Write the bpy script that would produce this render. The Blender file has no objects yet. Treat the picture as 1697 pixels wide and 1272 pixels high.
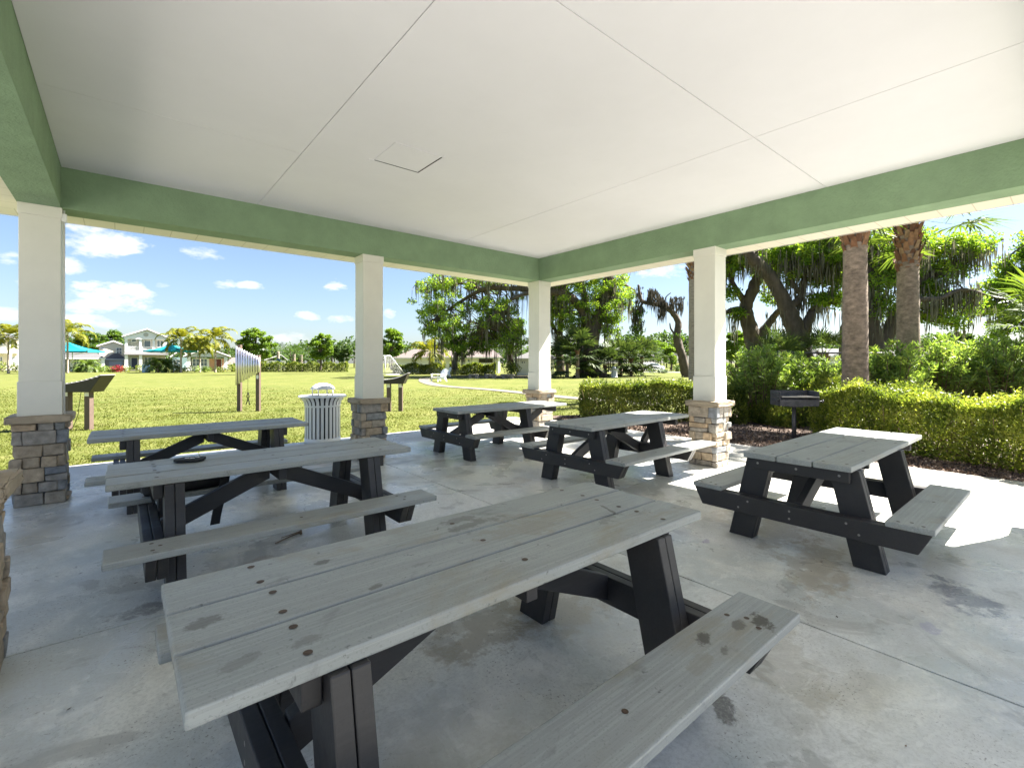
import bpy, bmesh, math, random
import numpy as np
from mathutils import Vector, Matrix
random.seed(7); RNG = np.random.default_rng(11)
PI = math.pi
S = bpy.context.scene
COL = S.collection
# ---------------------------------------------------------------- survey of the place (metres; +X and +Y run along the pavilion's two sides)
H = 1.55; F = 781.7; CX = 849.5; HY = 600.7; YAW = 0.877
sn, cs = math.sin(YAW), math.cos(YAW)
RIGHT = Vector((sn, -cs, 0)); FWD = Vector((cs, sn, 0)); STREET = math.atan2(-cs, sn)
def cw(X, Y, z=0.0): return Vector((X*sn+Y*cs, -X*cs+Y*sn, z))
def at(px, d, z=0.0): return cw((px-CX)/F*d, d, z)
def gp(px, py, z=0.0): return at(px, F*(H-z)/(py-HY), z)
def pz(py, d): return H-(py-HY)*d/F
def P3(px, py, d): return at(px, d, pz(py, d))
# ---------------------------------------------------------------- materials
def mat(name, rgb, rough=0.6, metal=0.0, vary=0.0, scale=8.0, bump=0.0, bscale=60.0, stretch=None, spec=None, coord='Object', island=0.0, detail=6):
    m = bpy.data.materials.new(name); m.use_nodes = True
    nt = m.node_tree; b = nt.nodes['Principled BSDF']
    b.inputs['Base Color'].default_value = (*rgb, 1); b.inputs['Roughness'].default_value = rough; b.inputs['Metallic'].default_value = metal
    if spec is not None: b.inputs['Specular IOR Level'].default_value = spec
    L = nt.links.new
    tc = nt.nodes.new('ShaderNodeTexCoord'); mp = nt.nodes.new('ShaderNodeMapping'); L(tc.outputs[coord], mp.inputs[0])
    if stretch: mp.inputs['Scale'].default_value = stretch
    last = None
    if vary > 0:
        n = nt.nodes.new('ShaderNodeTexNoise'); n.inputs['Scale'].default_value = scale; n.inputs['Detail'].default_value = detail; n.inputs['Roughness'].default_value = 0.65
        L(mp.outputs[0], n.inputs['Vector'])
        r = nt.nodes.new('ShaderNodeMapRange'); r.inputs['From Min'].default_value = .3; r.inputs['From Max'].default_value = .7
        r.inputs['To Min'].default_value = 1-vary; r.inputs['To Max'].default_value = 1+vary; L(n.outputs['Fac'], r.inputs[0])
        x = nt.nodes.new('ShaderNodeVectorMath'); x.operation = 'SCALE'; x.inputs[0].default_value = rgb; L(r.outputs[0], x.inputs['Scale']); last = x.outputs[0]
    if island > 0:
        g = nt.nodes.new('ShaderNodeNewGeometry')
        r = nt.nodes.new('ShaderNodeMapRange'); r.inputs['To Min'].default_value = 1-island; r.inputs['To Max'].default_value = 1+island; L(g.outputs['Random Per Island'], r.inputs[0])
        x = nt.nodes.new('ShaderNodeVectorMath'); x.operation = 'SCALE'; x.inputs[0].default_value = rgb
        if last: L(last, x.inputs[0])
        L(r.outputs[0], x.inputs['Scale']); last = x.outputs[0]
    if last: L(last, b.inputs['Base Color'])
    if bump > 0:
        n2 = nt.nodes.new('ShaderNodeTexNoise'); n2.inputs['Scale'].default_value = bscale; n2.inputs['Detail'].default_value = 4
        L(mp.outputs[0], n2.inputs['Vector'])
        bp = nt.nodes.new('ShaderNodeBump'); bp.inputs['Strength'].default_value = bump; bp.inputs['Distance'].default_value = .01
        L(n2.outputs['Fac'], bp.inputs['Height']); L(bp.outputs[0], b.inputs['Normal'])
    return m
def leafmat(name, cols, trans=0.35, gloss=0.25, tt=(1.5, 1.5, .6), nsc=.9, nst=.9):
    m = bpy.data.materials.new(name); m.use_nodes = True; nt = m.node_tree; L = nt.links.new
    b = nt.nodes['Principled BSDF']; out = nt.nodes['Material Output']
    b.inputs['Roughness'].default_value = .45; b.inputs['Specular IOR Level'].default_value = gloss
    g = nt.nodes.new('ShaderNodeNewGeometry')
    tc = nt.nodes.new('ShaderNodeTexCoord'); nz = nt.nodes.new('ShaderNodeTexNoise'); nz.inputs['Scale'].default_value = .9; nz.inputs['Detail'].default_value = 2
    L(tc.outputs['Object'], nz.inputs['Vector'])
    ad = nt.nodes.new('ShaderNodeMath'); ad.operation = 'MULTIPLY_ADD'; ad.inputs[1].default_value = .55
    nz.inputs['Scale'].default_value = nsc; sb = nt.nodes.new('ShaderNodeMath'); sb.operation = 'MULTIPLY_ADD'; sb.inputs[1].default_value = nst; sb.inputs[2].default_value = .225-nst/2
    L(nz.outputs['Fac'], sb.inputs[0]); L(g.outputs['Random Per Island'], ad.inputs[0]); L(sb.outputs[0], ad.inputs[2])
    rp = nt.nodes.new('ShaderNodeValToRGB'); L(ad.outputs[0], rp.inputs[0])
    e = rp.color_ramp.elements
    while len(e) < len(cols): e.new(.5)
    for i, cc in enumerate(cols): e[i].position = i/(len(cols)-1); e[i].color = (*cc, 1)
    L(rp.outputs[0], b.inputs['Base Color'])
    t = nt.nodes.new('ShaderNodeBsdfTranslucent')
    tm = nt.nodes.new('ShaderNodeVectorMath'); tm.operation = 'MULTIPLY'; tm.inputs[1].default_value = tt; L(rp.outputs[0], tm.inputs[0]); L(tm.outputs[0], t.inputs['Color'])
    mx = nt.nodes.new('ShaderNodeMixShader'); mx.inputs[0].default_value = trans; L(b.outputs[0], mx.inputs[1]); L(t.outputs[0], mx.inputs[2]); L(mx.outputs[0], out.inputs[0])
    return m
# ---------------------------------------------------------------- object helpers
def link(o, parent=None):
    COL.objects.link(o)
    if parent is not None: o.parent = parent
    return o
def obj(name, bm, m, parent=None, smooth=False):
    me = bpy.data.meshes.new(name); bm.normal_update(); bm.to_mesh(me); bm.free()
    for x in (m if isinstance(m, (list, tuple)) else [m]): me.materials.append(x)
    if smooth:
        for p in me.polygons: p.use_smooth = True
    return link(bpy.data.objects.new(name, me), parent)
def npmesh(name, v, nper, m, parent=None, smooth=False, faces=None):
    me = bpy.data.meshes.new(name); v = np.asarray(v, np.float32).reshape(-1, 3)
    if faces is None:
        n = len(v)//nper; idx = np.arange(n*nper, dtype=np.int32)
    else:
        idx = np.asarray(faces, np.int32).ravel(); n = len(idx)//nper
    me.vertices.add(len(v)); me.vertices.foreach_set('co', v.ravel())
    me.loops.add(n*nper); me.loops.foreach_set('vertex_index', idx)
    me.polygons.add(n); me.polygons.foreach_set('loop_start', np.arange(0, n*nper, nper, dtype=np.int32))
    if smooth: me.polygons.foreach_set('use_smooth', np.ones(n, dtype=bool))
    me.update(calc_edges=True); me.materials.append(m)
    return link(bpy.data.objects.new(name, me), parent)
def tag(o, label, cat, group=None):
    o['label'] = label; o['category'] = cat
    if group: o['group'] = group
    return o
def thing(name, label, cat, loc=(0, 0, 0), rz=0.0, group=None):
    o = bpy.data.objects.new(name, None); o.empty_display_size = .2; link(o); o.location = loc; o.rotation_euler = (0, 0, rz)
    return tag(o, label, cat, group)
def structure(o): o['kind'] = 'structure'; return o
def stuff(o): o['kind'] = 'stuff'; return o
def dup(root, loc, rz, label, group=None):
    r = root.copy(); COL.objects.link(r); r.location = loc; r.rotation_euler = (0, 0, rz); r['label'] = label
    if group: r['group'] = group
    for ch in list(root.children):
        k = ch.copy(); COL.objects.link(k); k.parent = r
        for g in list(ch.children):
            q = g.copy(); COL.objects.link(q); q.parent = k
    return r
def box(bm, x0, x1, y0, y1, z0, z1, mi=0, M=None, bev=0.0):
    co = [(x0,y0,z0),(x1,y0,z0),(x1,y1,z0),(x0,y1,z0),(x0,y0,z1),(x1,y0,z1),(x1,y1,z1),(x0,y1,z1)]
    vs = [bm.verts.new(M @ Vector(q) if M else q) for q in co]
    fs = [bm.faces.new([vs[i] for i in f]) for f in ((3,2,1,0),(4,5,6,7),(0,1,5,4),(1,2,6,5),(2,3,7,6),(3,0,4,7))]
    for f in fs: f.material_index = mi
    if bev > 0:
        es = list({e for f in fs for e in f.edges})
        r = bmesh.ops.bevel(bm, geom=es, offset=bev, segments=2, affect='EDGES', profile=.5)
        for f in r['faces']: f.material_index = mi
    return vs
def prism(bm, pts, axis, a0, a1, mi=0, bev=0.0):
    """polygon pts extruded along axis ('x': pts are y,z; 'y': x,z; 'z': x,y)"""
    def mk(p, a): return {'x': (a, p[0], p[1]), 'y': (p[0], a, p[1]), 'z': (p[0], p[1], a)}[axis]
    A = [bm.verts.new(mk(p, a0)) for p in pts]; B = [bm.verts.new(mk(p, a1)) for p in pts]
    fs = [bm.faces.new(A), bm.faces.new(B[::-1])]
    n = len(pts)
    for i in range(n): fs.append(bm.faces.new([A[i], B[i], B[(i+1) % n], A[(i+1) % n]]))
    for f in fs: f.material_index = mi
    bmesh.ops.recalc_face_normals(bm, faces=fs)
    if bev > 0:
        es = list({e for f in fs for e in f.edges})
        bmesh.ops.bevel(bm, geom=es, offset=bev, segments=2, affect='EDGES', profile=.5)
def tube(bm, pts, rad, sides=8, mi=0, cap=True, rough=0.0):
    pts = [Vector(p) for p in pts]; n = len(pts)
    if not isinstance(rad, (list, tuple)): rad = [rad]*n
    rings = []; up = Vector((.31, .17, .93))
    for i, p in enumerate(pts):
        t = (pts[min(i+1, n-1)]-pts[max(i-1, 0)]).normalized()
        u = t.cross(up)
        if u.length < .05: u = t.cross(Vector((1, 0, 0)))
        u.normalize(); w = t.cross(u)
        rings.append([bm.verts.new(p+(u*math.cos(2*PI*k/sides)+w*math.sin(2*PI*k/sides))*rad[i]*(1+(random.uniform(-rough, rough)+rough*math.sin(k*2.2+i*.35)*.8 if rough else 0))) for k in range(sides)])
    for i in range(n-1):
        for k in range(sides):
            f = bm.faces.new([rings[i][k], rings[i][(k+1) % sides], rings[i+1][(k+1) % sides], rings[i+1][k]]); f.material_index = mi; f.smooth = True
    if cap:
        for r in (rings[0][::-1], rings[-1]): bm.faces.new(r).material_index = mi
def lathe(bm, prof, sides=24, c=(0, 0), mi=0, smooth=True):
    rings = []
    for r, z in prof:
        rings.append([bm.verts.new((c[0]+r*math.cos(2*PI*k/sides), c[1]+r*math.sin(2*PI*k/sides), z)) for k in range(sides)])
    for i in range(len(prof)-1):
        for k in range(sides):
            f = bm.faces.new([rings[i][k], rings[i][(k+1) % sides], rings[i+1][(k+1) % sides], rings[i+1][k]]); f.smooth = smooth; f.material_index = mi
def smoothpath(pts, n=6):
    pts = [Vector(p) for p in pts]; out = []
    for i in range(len(pts)-1):
        p0 = pts[max(i-1, 0)]; p1 = pts[i]; p2 = pts[i+1]; p3 = pts[min(i+2, len(pts)-1)]
        for k in range(n):
            t = k/n
            out.append(.5*((2*p1)+(p2-p0)*t+(2*p0-5*p1+4*p2-p3)*t*t+(3*p1-p0-3*p2+p3)*t**3))
    out.append(pts[-1]); return out
# ---------------------------------------------------------------- leaves
def unit(a): return a/np.maximum(np.linalg.norm(a, axis=-1, keepdims=True), 1e-9)
def leafquads(c, L, ratio=.5, up=.25, dirs=None, flat=0.0):
    n = len(c); d = RNG.normal(size=(n, 3)) if dirs is None else dirs+RNG.normal(size=(n, 3))*.45
    d[:, 2] += up; d = unit(d)
    r = RNG.normal(size=(n, 3)); r[:, 2] += flat
    w = unit(np.cross(d, r))
    L = (np.full(n, L) if np.isscalar(L) else L)*RNG.uniform(.6, 1.3, n); L = L[:, None]
    return np.stack([c-d*L*.5, c+w*L*ratio*.5, c+d*L*.5, c-w*L*ratio*.5], 1)
def clumps(centres, rad, per, squash=.7):
    c = np.repeat(np.asarray(centres, float), per, 0); n = len(c)
    r = np.repeat(np.broadcast_to(np.asarray(rad, float), (len(centres),)), per)[:, None]
    v = unit(RNG.normal(size=(n, 3)))*(RNG.random((n, 1))**.45)*r
    v[:, 2] *= squash
    return c+v
def mossquads(tops, lens, width=.05, k=5, spread=.2):
    q = []
    for t, l in zip(tops, lens):
        for _ in range(k):
            p = np.array(t)+RNG.normal(size=3)*(spread, spread, spread*.5); ll = l*random.uniform(.4, 1.1); a = random.random()*PI
            w = np.array((math.cos(a), math.sin(a), 0))*width*random.uniform(.5, 1.3); sway = RNG.normal(size=3)*.05*ll; sway[2] = 0
            m = p+sway-np.array((0, 0, ll*.45)); e = p+sway*.4-np.array((0, 0, ll))
            q.append([p-w*.25, p+w*.25, m+w*.6, m-w*.6]); q.append([m-w*.6, m+w*.6, e+w*.06, e-w*.06])
    return np.array(q)

def spots(nt, cur, vec, lst, dist=.35, nscale=5.0):
    """worn patches and spills at given places: (x, y, rx, ry, angle, colour, strength)"""
    L = nt.links.new
    n = nt.nodes.new('ShaderNodeTexNoise'); n.inputs['Scale'].default_value = nscale; n.inputs['Detail'].default_value = 8; n.inputs['Roughness'].default_value = .7; L(vec, n.inputs['Vector'])
    nn = nt.nodes.new('ShaderNodeMath'); nn.operation = 'MULTIPLY_ADD'; nn.inputs[1].default_value = 4.2; nn.inputs[2].default_value = -2.1; L(n.outputs['Fac'], nn.inputs[0])
    for x, y, rx, ry, a, colr, s in lst:
        mp = nt.nodes.new('ShaderNodeMapping'); mp.vector_type = 'TEXTURE'; mp.inputs['Location'].default_value = (x, y, 0); mp.inputs['Rotation'].default_value = (0, 0, a); mp.inputs['Scale'].default_value = (rx, ry, 1e3); L(vec, mp.inputs[0])
        ln = nt.nodes.new('ShaderNodeVectorMath'); ln.operation = 'LENGTH'; L(mp.outputs[0], ln.inputs[0])
        ad = nt.nodes.new('ShaderNodeMath'); ad.operation = 'ADD'; L(ln.outputs['Value'], ad.inputs[0]); L(nn.outputs[0], ad.inputs[1])
        r = nt.nodes.new('ShaderNodeMapRange'); r.interpolation_type = 'SMOOTHSTEP'
        for i, v in enumerate((.55, 1.0, s, 0)): r.inputs[i+1].default_value = v
        L(ad.outputs[0], r.inputs[0])
        cut = nt.nodes.new('ShaderNodeMapRange'); cut.interpolation_type = 'SMOOTHSTEP'
        for i, v in enumerate((.9, 1.7, 1, 0)): cut.inputs[i+1].default_value = v
        L(ln.outputs['Value'], cut.inputs[0])
        m = nt.nodes.new('ShaderNodeMath'); m.operation = 'MULTIPLY'; L(r.outputs[0], m.inputs[0]); L(cut.outputs[0], m.inputs[1])
        mx = nt.nodes.new('ShaderNodeMix'); mx.data_type = 'RGBA'; L(m.outputs[0], mx.inputs['Factor']); L(cur, mx.inputs['A']); mx.inputs['B'].default_value = (*colr, 1); cur = mx.outputs['Result']
    return cur
SUN, SKY, EXPO, CLOUD, TINT = 5.0, .05, 2.66, 4.3, (.65, .69, .765)
YAW_CAM = math.atan2(FWD.y, FWD.x)-PI/2
# ================================================================ MATERIALS
M = {}
Hh0 = H
M['white'] = mat('white_paint', (.74, .725, .68), .45, vary=.03, scale=3, bump=.05, bscale=90)
M['siding'] = mat('column_paint', (.72, .70, .635), .5, vary=.06, scale=1.4, bump=.04, bscale=120)
M['ceiling'] = mat('ceiling_board', (.745, .73, .755), .6, vary=.035, scale=.7, bump=.03, bscale=200)
M['stucco'] = mat('green_stucco', (.205, .30, .18), .8, vary=.13, scale=2.2, bump=.9, bscale=38)
M['dark'] = mat('dark_gap', (.02, .02, .02), .9)
M['gapline'] = mat('joint_gap', (.42, .38, .31), .9)
M['shingle'] = mat('roof_shingle', (.20, .19, .18), .85, vary=.25, scale=6, bump=.3, bscale=30)
def soffit_mat(name, axis):
    m = mat(name, (.74, .69, .58), .5, vary=.02, scale=2); nt = m.node_tree; L = nt.links.new; b = nt.nodes['Principled BSDF']
    tc = nt.nodes.new('ShaderNodeTexCoord'); sp = nt.nodes.new('ShaderNodeSeparateXYZ'); L(tc.outputs['Object'], sp.inputs[0])
    q = nt.nodes.new('ShaderNodeMath'); q.operation = 'MULTIPLY'; q.inputs[1].default_value = 1/.29; L(sp.outputs[axis], q.inputs[0])
    f = nt.nodes.new('ShaderNodeMath'); f.operation = 'FRACT'; L(q.outputs[0], f.inputs[0])
    lt = nt.nodes.new('ShaderNodeMath'); lt.operation = 'LESS_THAN'; lt.inputs[1].default_value = .035; L(f.outputs[0], lt.inputs[0])
    src = b.inputs['Base Color'].links[0].from_socket
    mx = nt.nodes.new('ShaderNodeMix'); mx.data_type = 'RGBA'; L(lt.outputs[0], mx.inputs['Factor']); L(src, mx.inputs['A']); mx.inputs['B'].default_value = (.55, .50, .40, 1); L(mx.outputs['Result'], b.inputs['Base Color'])
    return m
M['soffitx'] = soffit_mat('soffit_panels_x', 0); M['soffity'] = soffit_mat('soffit_panels_y', 1)
def ramp_island(name, cols, rough=.85, bump=.5, bscale=35, vary=.18, vscale=14):
    m = bpy.data.materials.new(name); m.use_nodes = True; nt = m.node_tree; L = nt.links.new; b = nt.nodes['Principled BSDF']; b.inputs['Roughness'].default_value = rough
    g = nt.nodes.new('ShaderNodeNewGeometry'); rp = nt.nodes.new('ShaderNodeValToRGB'); rp.color_ramp.interpolation = 'CONSTANT'; L(g.outputs['Random Per Island'], rp.inputs[0])
    e = rp.color_ramp.elements
    while len(e) < len(cols): e.new(.5)
    for i, cc in enumerate(cols): e[i].position = i/len(cols); e[i].color = (*cc, 1)
    tc = nt.nodes.new('ShaderNodeTexCoord'); n = nt.nodes.new('ShaderNodeTexNoise'); n.inputs['Scale'].default_value = vscale; n.inputs['Detail'].default_value = 7; L(tc.outputs['Object'], n.inputs['Vector'])
    r = nt.nodes.new('ShaderNodeMapRange'); r.inputs['From Min'].default_value = .3; r.inputs['From Max'].default_value = .7; r.inputs['To Min'].default_value = 1-vary*1.6; r.inputs['To Max'].default_value = 1+vary*1.6; L(n.outputs['Fac'], r.inputs[0])
    x = nt.nodes.new('ShaderNodeVectorMath'); x.operation = 'SCALE'; L(rp.outputs[0], x.inputs[0]); L(r.outputs[0], x.inputs['Scale']); L(x.outputs[0], b.inputs['Base Color'])
    n2 = nt.nodes.new('ShaderNodeTexNoise'); n2.inputs['Scale'].default_value = bscale; n2.inputs['Detail'].default_value = 5; L(tc.outputs['Object'], n2.inputs['Vector'])
    bp = nt.nodes.new('ShaderNodeBump'); bp.inputs['Strength'].default_value = bump; bp.inputs['Distance'].default_value = .02; L(n2.outputs['Fac'], bp.inputs['Height']); L(bp.outputs[0], b.inputs['Normal'])
    return m
M['stone'] = ramp_island('ledge_stone', [(.36,.29,.21),(.27,.245,.215),(.42,.33,.23),(.25,.25,.245),(.33,.275,.21),(.30,.27,.235),(.40,.30,.20),(.20,.21,.225),(.35,.30,.24)])
M['cap'] = mat('cap_stone', (.36, .29, .21), .8, vary=.18, scale=7, bump=.4, bscale=30)
M['mortar'] = mat('mortar', (.10, .09, .08), .95)
# concrete: mottled, stained, slightly polished where walked on
def concrete(name, base, stain=.55, marks=()):
    m = bpy.data.materials.new(name); m.use_nodes = True; nt = m.node_tree; L = nt.links.new; b = nt.nodes['Principled BSDF']
    tc = nt.nodes.new('ShaderNodeTexCoord')
    def noise(scale, det=6, dist=0.0, rough=.6, off=0.0, sc=(1,1,1)):
        mp = nt.nodes.new('ShaderNodeMapping'); mp.inputs['Location'].default_value = (off, off*.7, 0); mp.inputs['Scale'].default_value = sc; L(tc.outputs['Object'], mp.inputs[0])
        n = nt.nodes.new('ShaderNodeTexNoise'); n.inputs['Scale'].default_value = scale; n.inputs['Detail'].default_value = det; n.inputs['Distortion'].default_value = dist; n.inputs['Roughness'].default_value = rough; L(mp.outputs[0], n.inputs['Vector']); return n.outputs['Fac']
    def mr(s, a, bb, c, d):
        r = nt.nodes.new('ShaderNodeMapRange'); r.interpolation_type = 'SMOOTHSTEP'
        for i, vv in enumerate((a, bb, c, d)): r.inputs[i+1].default_value = vv
        L(s, r.inputs[0]); return r.outputs[0]
    cur = None
    def mixc(fac, colr):
        nonlocal cur
        x = nt.nodes.new('ShaderNodeMix'); x.data_type = 'RGBA'; L(fac, x.inputs['Factor'])
        if cur is None: x.inputs['A'].default_value = (*base, 1)
        else: L(cur, x.inputs['A'])
        x.inputs['B'].default_value = (*colr, 1); cur = x.outputs['Result']
    mixc(mr(noise(.55, 5, .6, off=3), .42, .60, 0, .75), (base[0]*.66, base[1]*.72, base[2]*.74))
    mixc(mr(noise(.9, 6, .4, off=9), .50, .66, 0, .7), (base[0]*1.22, base[1]*1.19, base[2]*1.12))
    mixc(mr(noise(.8, 7, 1.0, off=21), .50, .68, 0, stain*.9), (.27, .215, .125))
    mixc(mr(noise(1.7, 8, .8, off=33), .555, .62, 0, stain*.85), (.13, .12, .10))
    mixc(mr(noise(7, 9, .3, .75, off=5), .40, .68, 0, .34), (base[0]*.58, base[1]*.57, base[2]*.54))
    msk = nt.nodes.new('ShaderNodeMath'); msk.operation = 'MULTIPLY'; L(mr(noise(21, 4, .6, .6, off=15), .64, .70, 0, .85), msk.inputs[0]); L(mr(noise(1.3, 4, .4, off=51), .50, .64, 0, 1), msk.inputs[1])
    mixc(msk.outputs[0], (.10, .085, .065))
    if marks: cur = spots(nt, cur, tc.outputs['Object'], marks)
    ck = nt.nodes.new('ShaderNodeMath'); ck.operation = 'SUBTRACT'; L(noise(.75, 7, .2, .55, off=61), ck.inputs[0]); ck.inputs[1].default_value = .5
    ca = nt.nodes.new('ShaderNodeMath'); ca.operation = 'ABSOLUTE'; L(ck.outputs[0], ca.inputs[0])
    cm = nt.nodes.new('ShaderNodeMath'); cm.operation = 'MULTIPLY'; L(mr(ca.outputs[0], .0006, .0022, .75, 0), cm.inputs[0]); L(mr(noise(.6, 3, 0, off=71), .55, .62, 0, 1), cm.inputs[1])
    mixc(cm.outputs[0], (.13, .12, .105))
    g2 = nt.nodes.new('ShaderNodeMath'); g2.operation = 'MULTIPLY'; L(mr(noise(70, 2, 0, .5, off=81), .62, .67, 0, .85), g2.inputs[0]); L(mr(noise(2.2, 5, .3, off=91), .45, .65, .15, 1), g2.inputs[1])
    mixc(g2.outputs[0], (.14, .12, .10))
    mixc(mr(noise(55, 6, 0, .8, off=1), .45, .62, 0, .45), (base[0]*.62, base[1]*.61, base[2]*.58))
    mixc(mr(noise(4.2, 9, .8, .78, off=7), .52, .62, 0, .35), (base[0]*1.22, base[1]*1.22, base[2]*1.2))
    L(cur, b.inputs['Base Color'])
    L(mr(noise(1.1, 5, .5, off=40), .35, .65, .20, .48), b.inputs['Roughness'])
    bp = nt.nodes.new('ShaderNodeBump'); bp.inputs['Strength'].default_value = .12; bp.inputs['Distance'].default_value = .01
    L(noise(38, 8, .2, .7, off=2), bp.inputs['Height']); L(bp.outputs[0], b.inputs['Normal'])
    return m
BR, DK, PL, BL = (.30, .235, .14), (.12, .115, .11), (.74, .73, .70), (.15, .16, .20)
def mk(px, py, rx, ry, a, colr, s): q = gp(px, py); return (q.x, q.y, rx, ry, a, colr, s)
M['concrete'] = concrete('patio_concrete', (.68, .675, .635), .45, [mk(1590, 985, .30, .17, .5, BL, .8), mk(1350, 935, .62, .26, .3, BR, 0.60), mk(1290, 880, .5, .25, .2, BR, 0.45), mk(1230, 840, .45, .3, .1, BR, 0.38), mk(820, 1020, .55, .28, .4, BR, 0.60), mk(930, 1000, .5, .3, .2, BR, 0.45), mk(1200, 1175, .10, .06, .5, DK, .9), mk(1300, 1090, .5, .2, .6, BR, 0.30),
    mk(560, 930, .5, .2, .2, BR, 0.45), mk(440, 935, .4, .2, 0, BR, 0.38), mk(620, 850, .30, .22, .3, PL, .8), mk(520, 845, .28, .16, .2, PL, .6), mk(1110, 815, .30, .12, .6, PL, .7), mk(240, 1010, .22, .10, .1, DK, .7), mk(1000, 830, .5, .18, .3, BR, 0.30), mk(850, 800, .4, .18, .2, BR, .35), mk(1170, 895, .07, .04, .4, (.30, .26, .36), .8), mk(1540, 1040, .08, .05, .4, (.34, .33, .44), .6)])
M['apron'] = concrete('apron_concrete', (.47, .455, .42), .30)
M['bounce_paving'] = concrete('pale_bounce_concrete', (.66, .645, .61), .15)  # pale concrete for the added, unseen fill-light paving
# weathered recycled-plastic lumber: streaks along local X, smudges
def lumber(name, base, dirt, marks=()):
    m = bpy.data.materials.new(name); m.use_nodes = True; nt = m.node_tree; L = nt.links.new; b = nt.nodes['Principled BSDF']
    tc = nt.nodes.new('ShaderNodeTexCoord'); oi = nt.nodes.new('ShaderNodeObjectInfo')
    of = nt.nodes.new('ShaderNodeVectorMath'); of.operation = 'SCALE'; of.inputs[0].default_value = (37, 53, 11); L(oi.outputs['Random'], of.inputs['Scale'])
    av = nt.nodes.new('ShaderNodeVectorMath'); L(tc.outputs['Object'], av.inputs[0]); L(of.outputs[0], av.inputs[1])
    def noise(scale, sc=(1, 1, 1), det=6, dist=0.0):
        mp = nt.nodes.new('ShaderNodeMapping'); mp.inputs['Scale'].default_value = sc; L(av.outputs[0], mp.inputs[0])
        n = nt.nodes.new('ShaderNodeTexNoise'); n.inputs['Scale'].default_value = scale; n.inputs['Detail'].default_value = det; n.inputs['Distortion'].default_value = dist; n.inputs['Roughness'].default_value = .65; L(mp.outputs[0], n.inputs['Vector']); return n.outputs['Fac']
    def mr(s, a, bb, c, d):
        r = nt.nodes.new('ShaderNodeMapRange'); r.interpolation_type = 'SMOOTHSTEP'
        for i, vv in enumerate((a, bb, c, d)): r.inputs[i+1].default_value = vv
        L(s, r.inputs[0]); return r.outputs[0]
    cur = None
    def mixc(fac, colr):
        nonlocal cur
        x = nt.nodes.new('ShaderNodeMix'); x.data_type = 'RGBA'; L(fac, x.inputs['Factor'])
        if cur is None: x.inputs['A'].default_value = (*base, 1)
        else: L(cur, x.inputs['A'])
        x.inputs['B'].default_value = (*colr, 1); cur = x.outputs['Result']
    k = lambda f: tuple(q*f for q in base)
    mixc(mr(noise(5, (.22, 1.6, 1.6), 8), .35, .7, 0, .6), k(.80))
    mixc(mr(noise(26, (.07, 3, 3), 8), .46, .62, 0, .5), k(1.28))
    mixc(mr(noise(40, (.05, 3, 3), 8), .52, .64, 0, .22), k(.7))
    mixc(mr(noise(2.2, (.8, 1.3, 1.3), 7, .6), .50, .75, 0, dirt), (base[0]*.85, base[1]*.72, base[2]*.52))
    mixc(mr(noise(3.6, (1, 1.4, 1.4), 8, .7), .57, .72, 0, dirt*.75), k(.45))
    mixc(mr(noise(9, (1, 1, 1), 6, .6), .655, .72, 0, dirt), k(.25))
    mixc(mr(noise(110, (1, 1, 1), 3), .56, .66, 0, .5), k(.62))
    mixc(mr(noise(14, (1, 1, 1), 4), .66, .71, 0, dirt), k(.42))
    if marks: cur = spots(nt, cur, tc.outputs['Object'], marks, nscale=9)
    L(cur, b.inputs['Base Color']); L(mr(noise(3, (.5, 1, 1)), .3, .7, .42, .62), b.inputs['Roughness'])
    bp = nt.nodes.new('ShaderNodeBump'); bp.inputs['Strength'].default_value = .18; bp.inputs['Distance'].default_value = .004
    L(noise(34, (.08, 2.5, 2.5), 5), bp.inputs['Height']); L(bp.outputs[0], b.inputs['Normal'])
    return m
M['plank'] = lumber('weathered_grey_plank', (.285, .30, .29), .75)
o1 = Vector((.0731*Hh0, (.8139+.2575)*Hh0, 0))
def mt(px, py, z, rx, ry, a, s, c=(.07, .062, .05)): q = gp(px, py, z)-o1; return (q.x, q.y, rx, ry, a, c, s)
M['plank_stained'] = lumber('stained_grey_plank', (.285, .30, .29), .85, [mt(342, 1030, .775, .055, .035, 0, .6), mt(537, 931, .775, .05, .022, .2, .75), mt(625, 972, .775, .04, .018, .3, .6), mt(785, 868, .775, .16, .05, .1, .55), mt(760, 862, .775, .12, .04, .1, .5), mt(620, 898, .775, .10, .06, .1, .4, (.36, .37, .35)), mt(500, 1065, .775, .07, .03, .3, .4), mt(395, 1100, .775, .08, .03, .3, .35), mt(1010, 858, .775, .10, .05, .2, .4),
    mt(880, 870, .775, .3, .14, .1, .35, (.22, .19, .13)), mt(1265, 1030, .432, .085, .05, .6, .95), mt(1165, 1060, .432, .075, .035, .4, .9), mt(1225, 1035, .432, .05, .03, .2, .7), mt(1200, 1075, .432, .04, .02, .2, .6), mt(1160, 1100, .432, .12, .04, .3, .35, (.2, .18, .12)), mt(1010, 845, .775, .012, .12, -.35, .7)])
M['frame'] = lumber('dark_plastic_lumber', (.027, .025, .026), .35)
M['bolt'] = mat('rusty_bolt', (.06, .035, .02), .6, vary=.4, scale=80)
M['steelbolt'] = mat('steel_bolt', (.35, .33, .31), .35, .8)
M['grassbase'] = None
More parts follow.
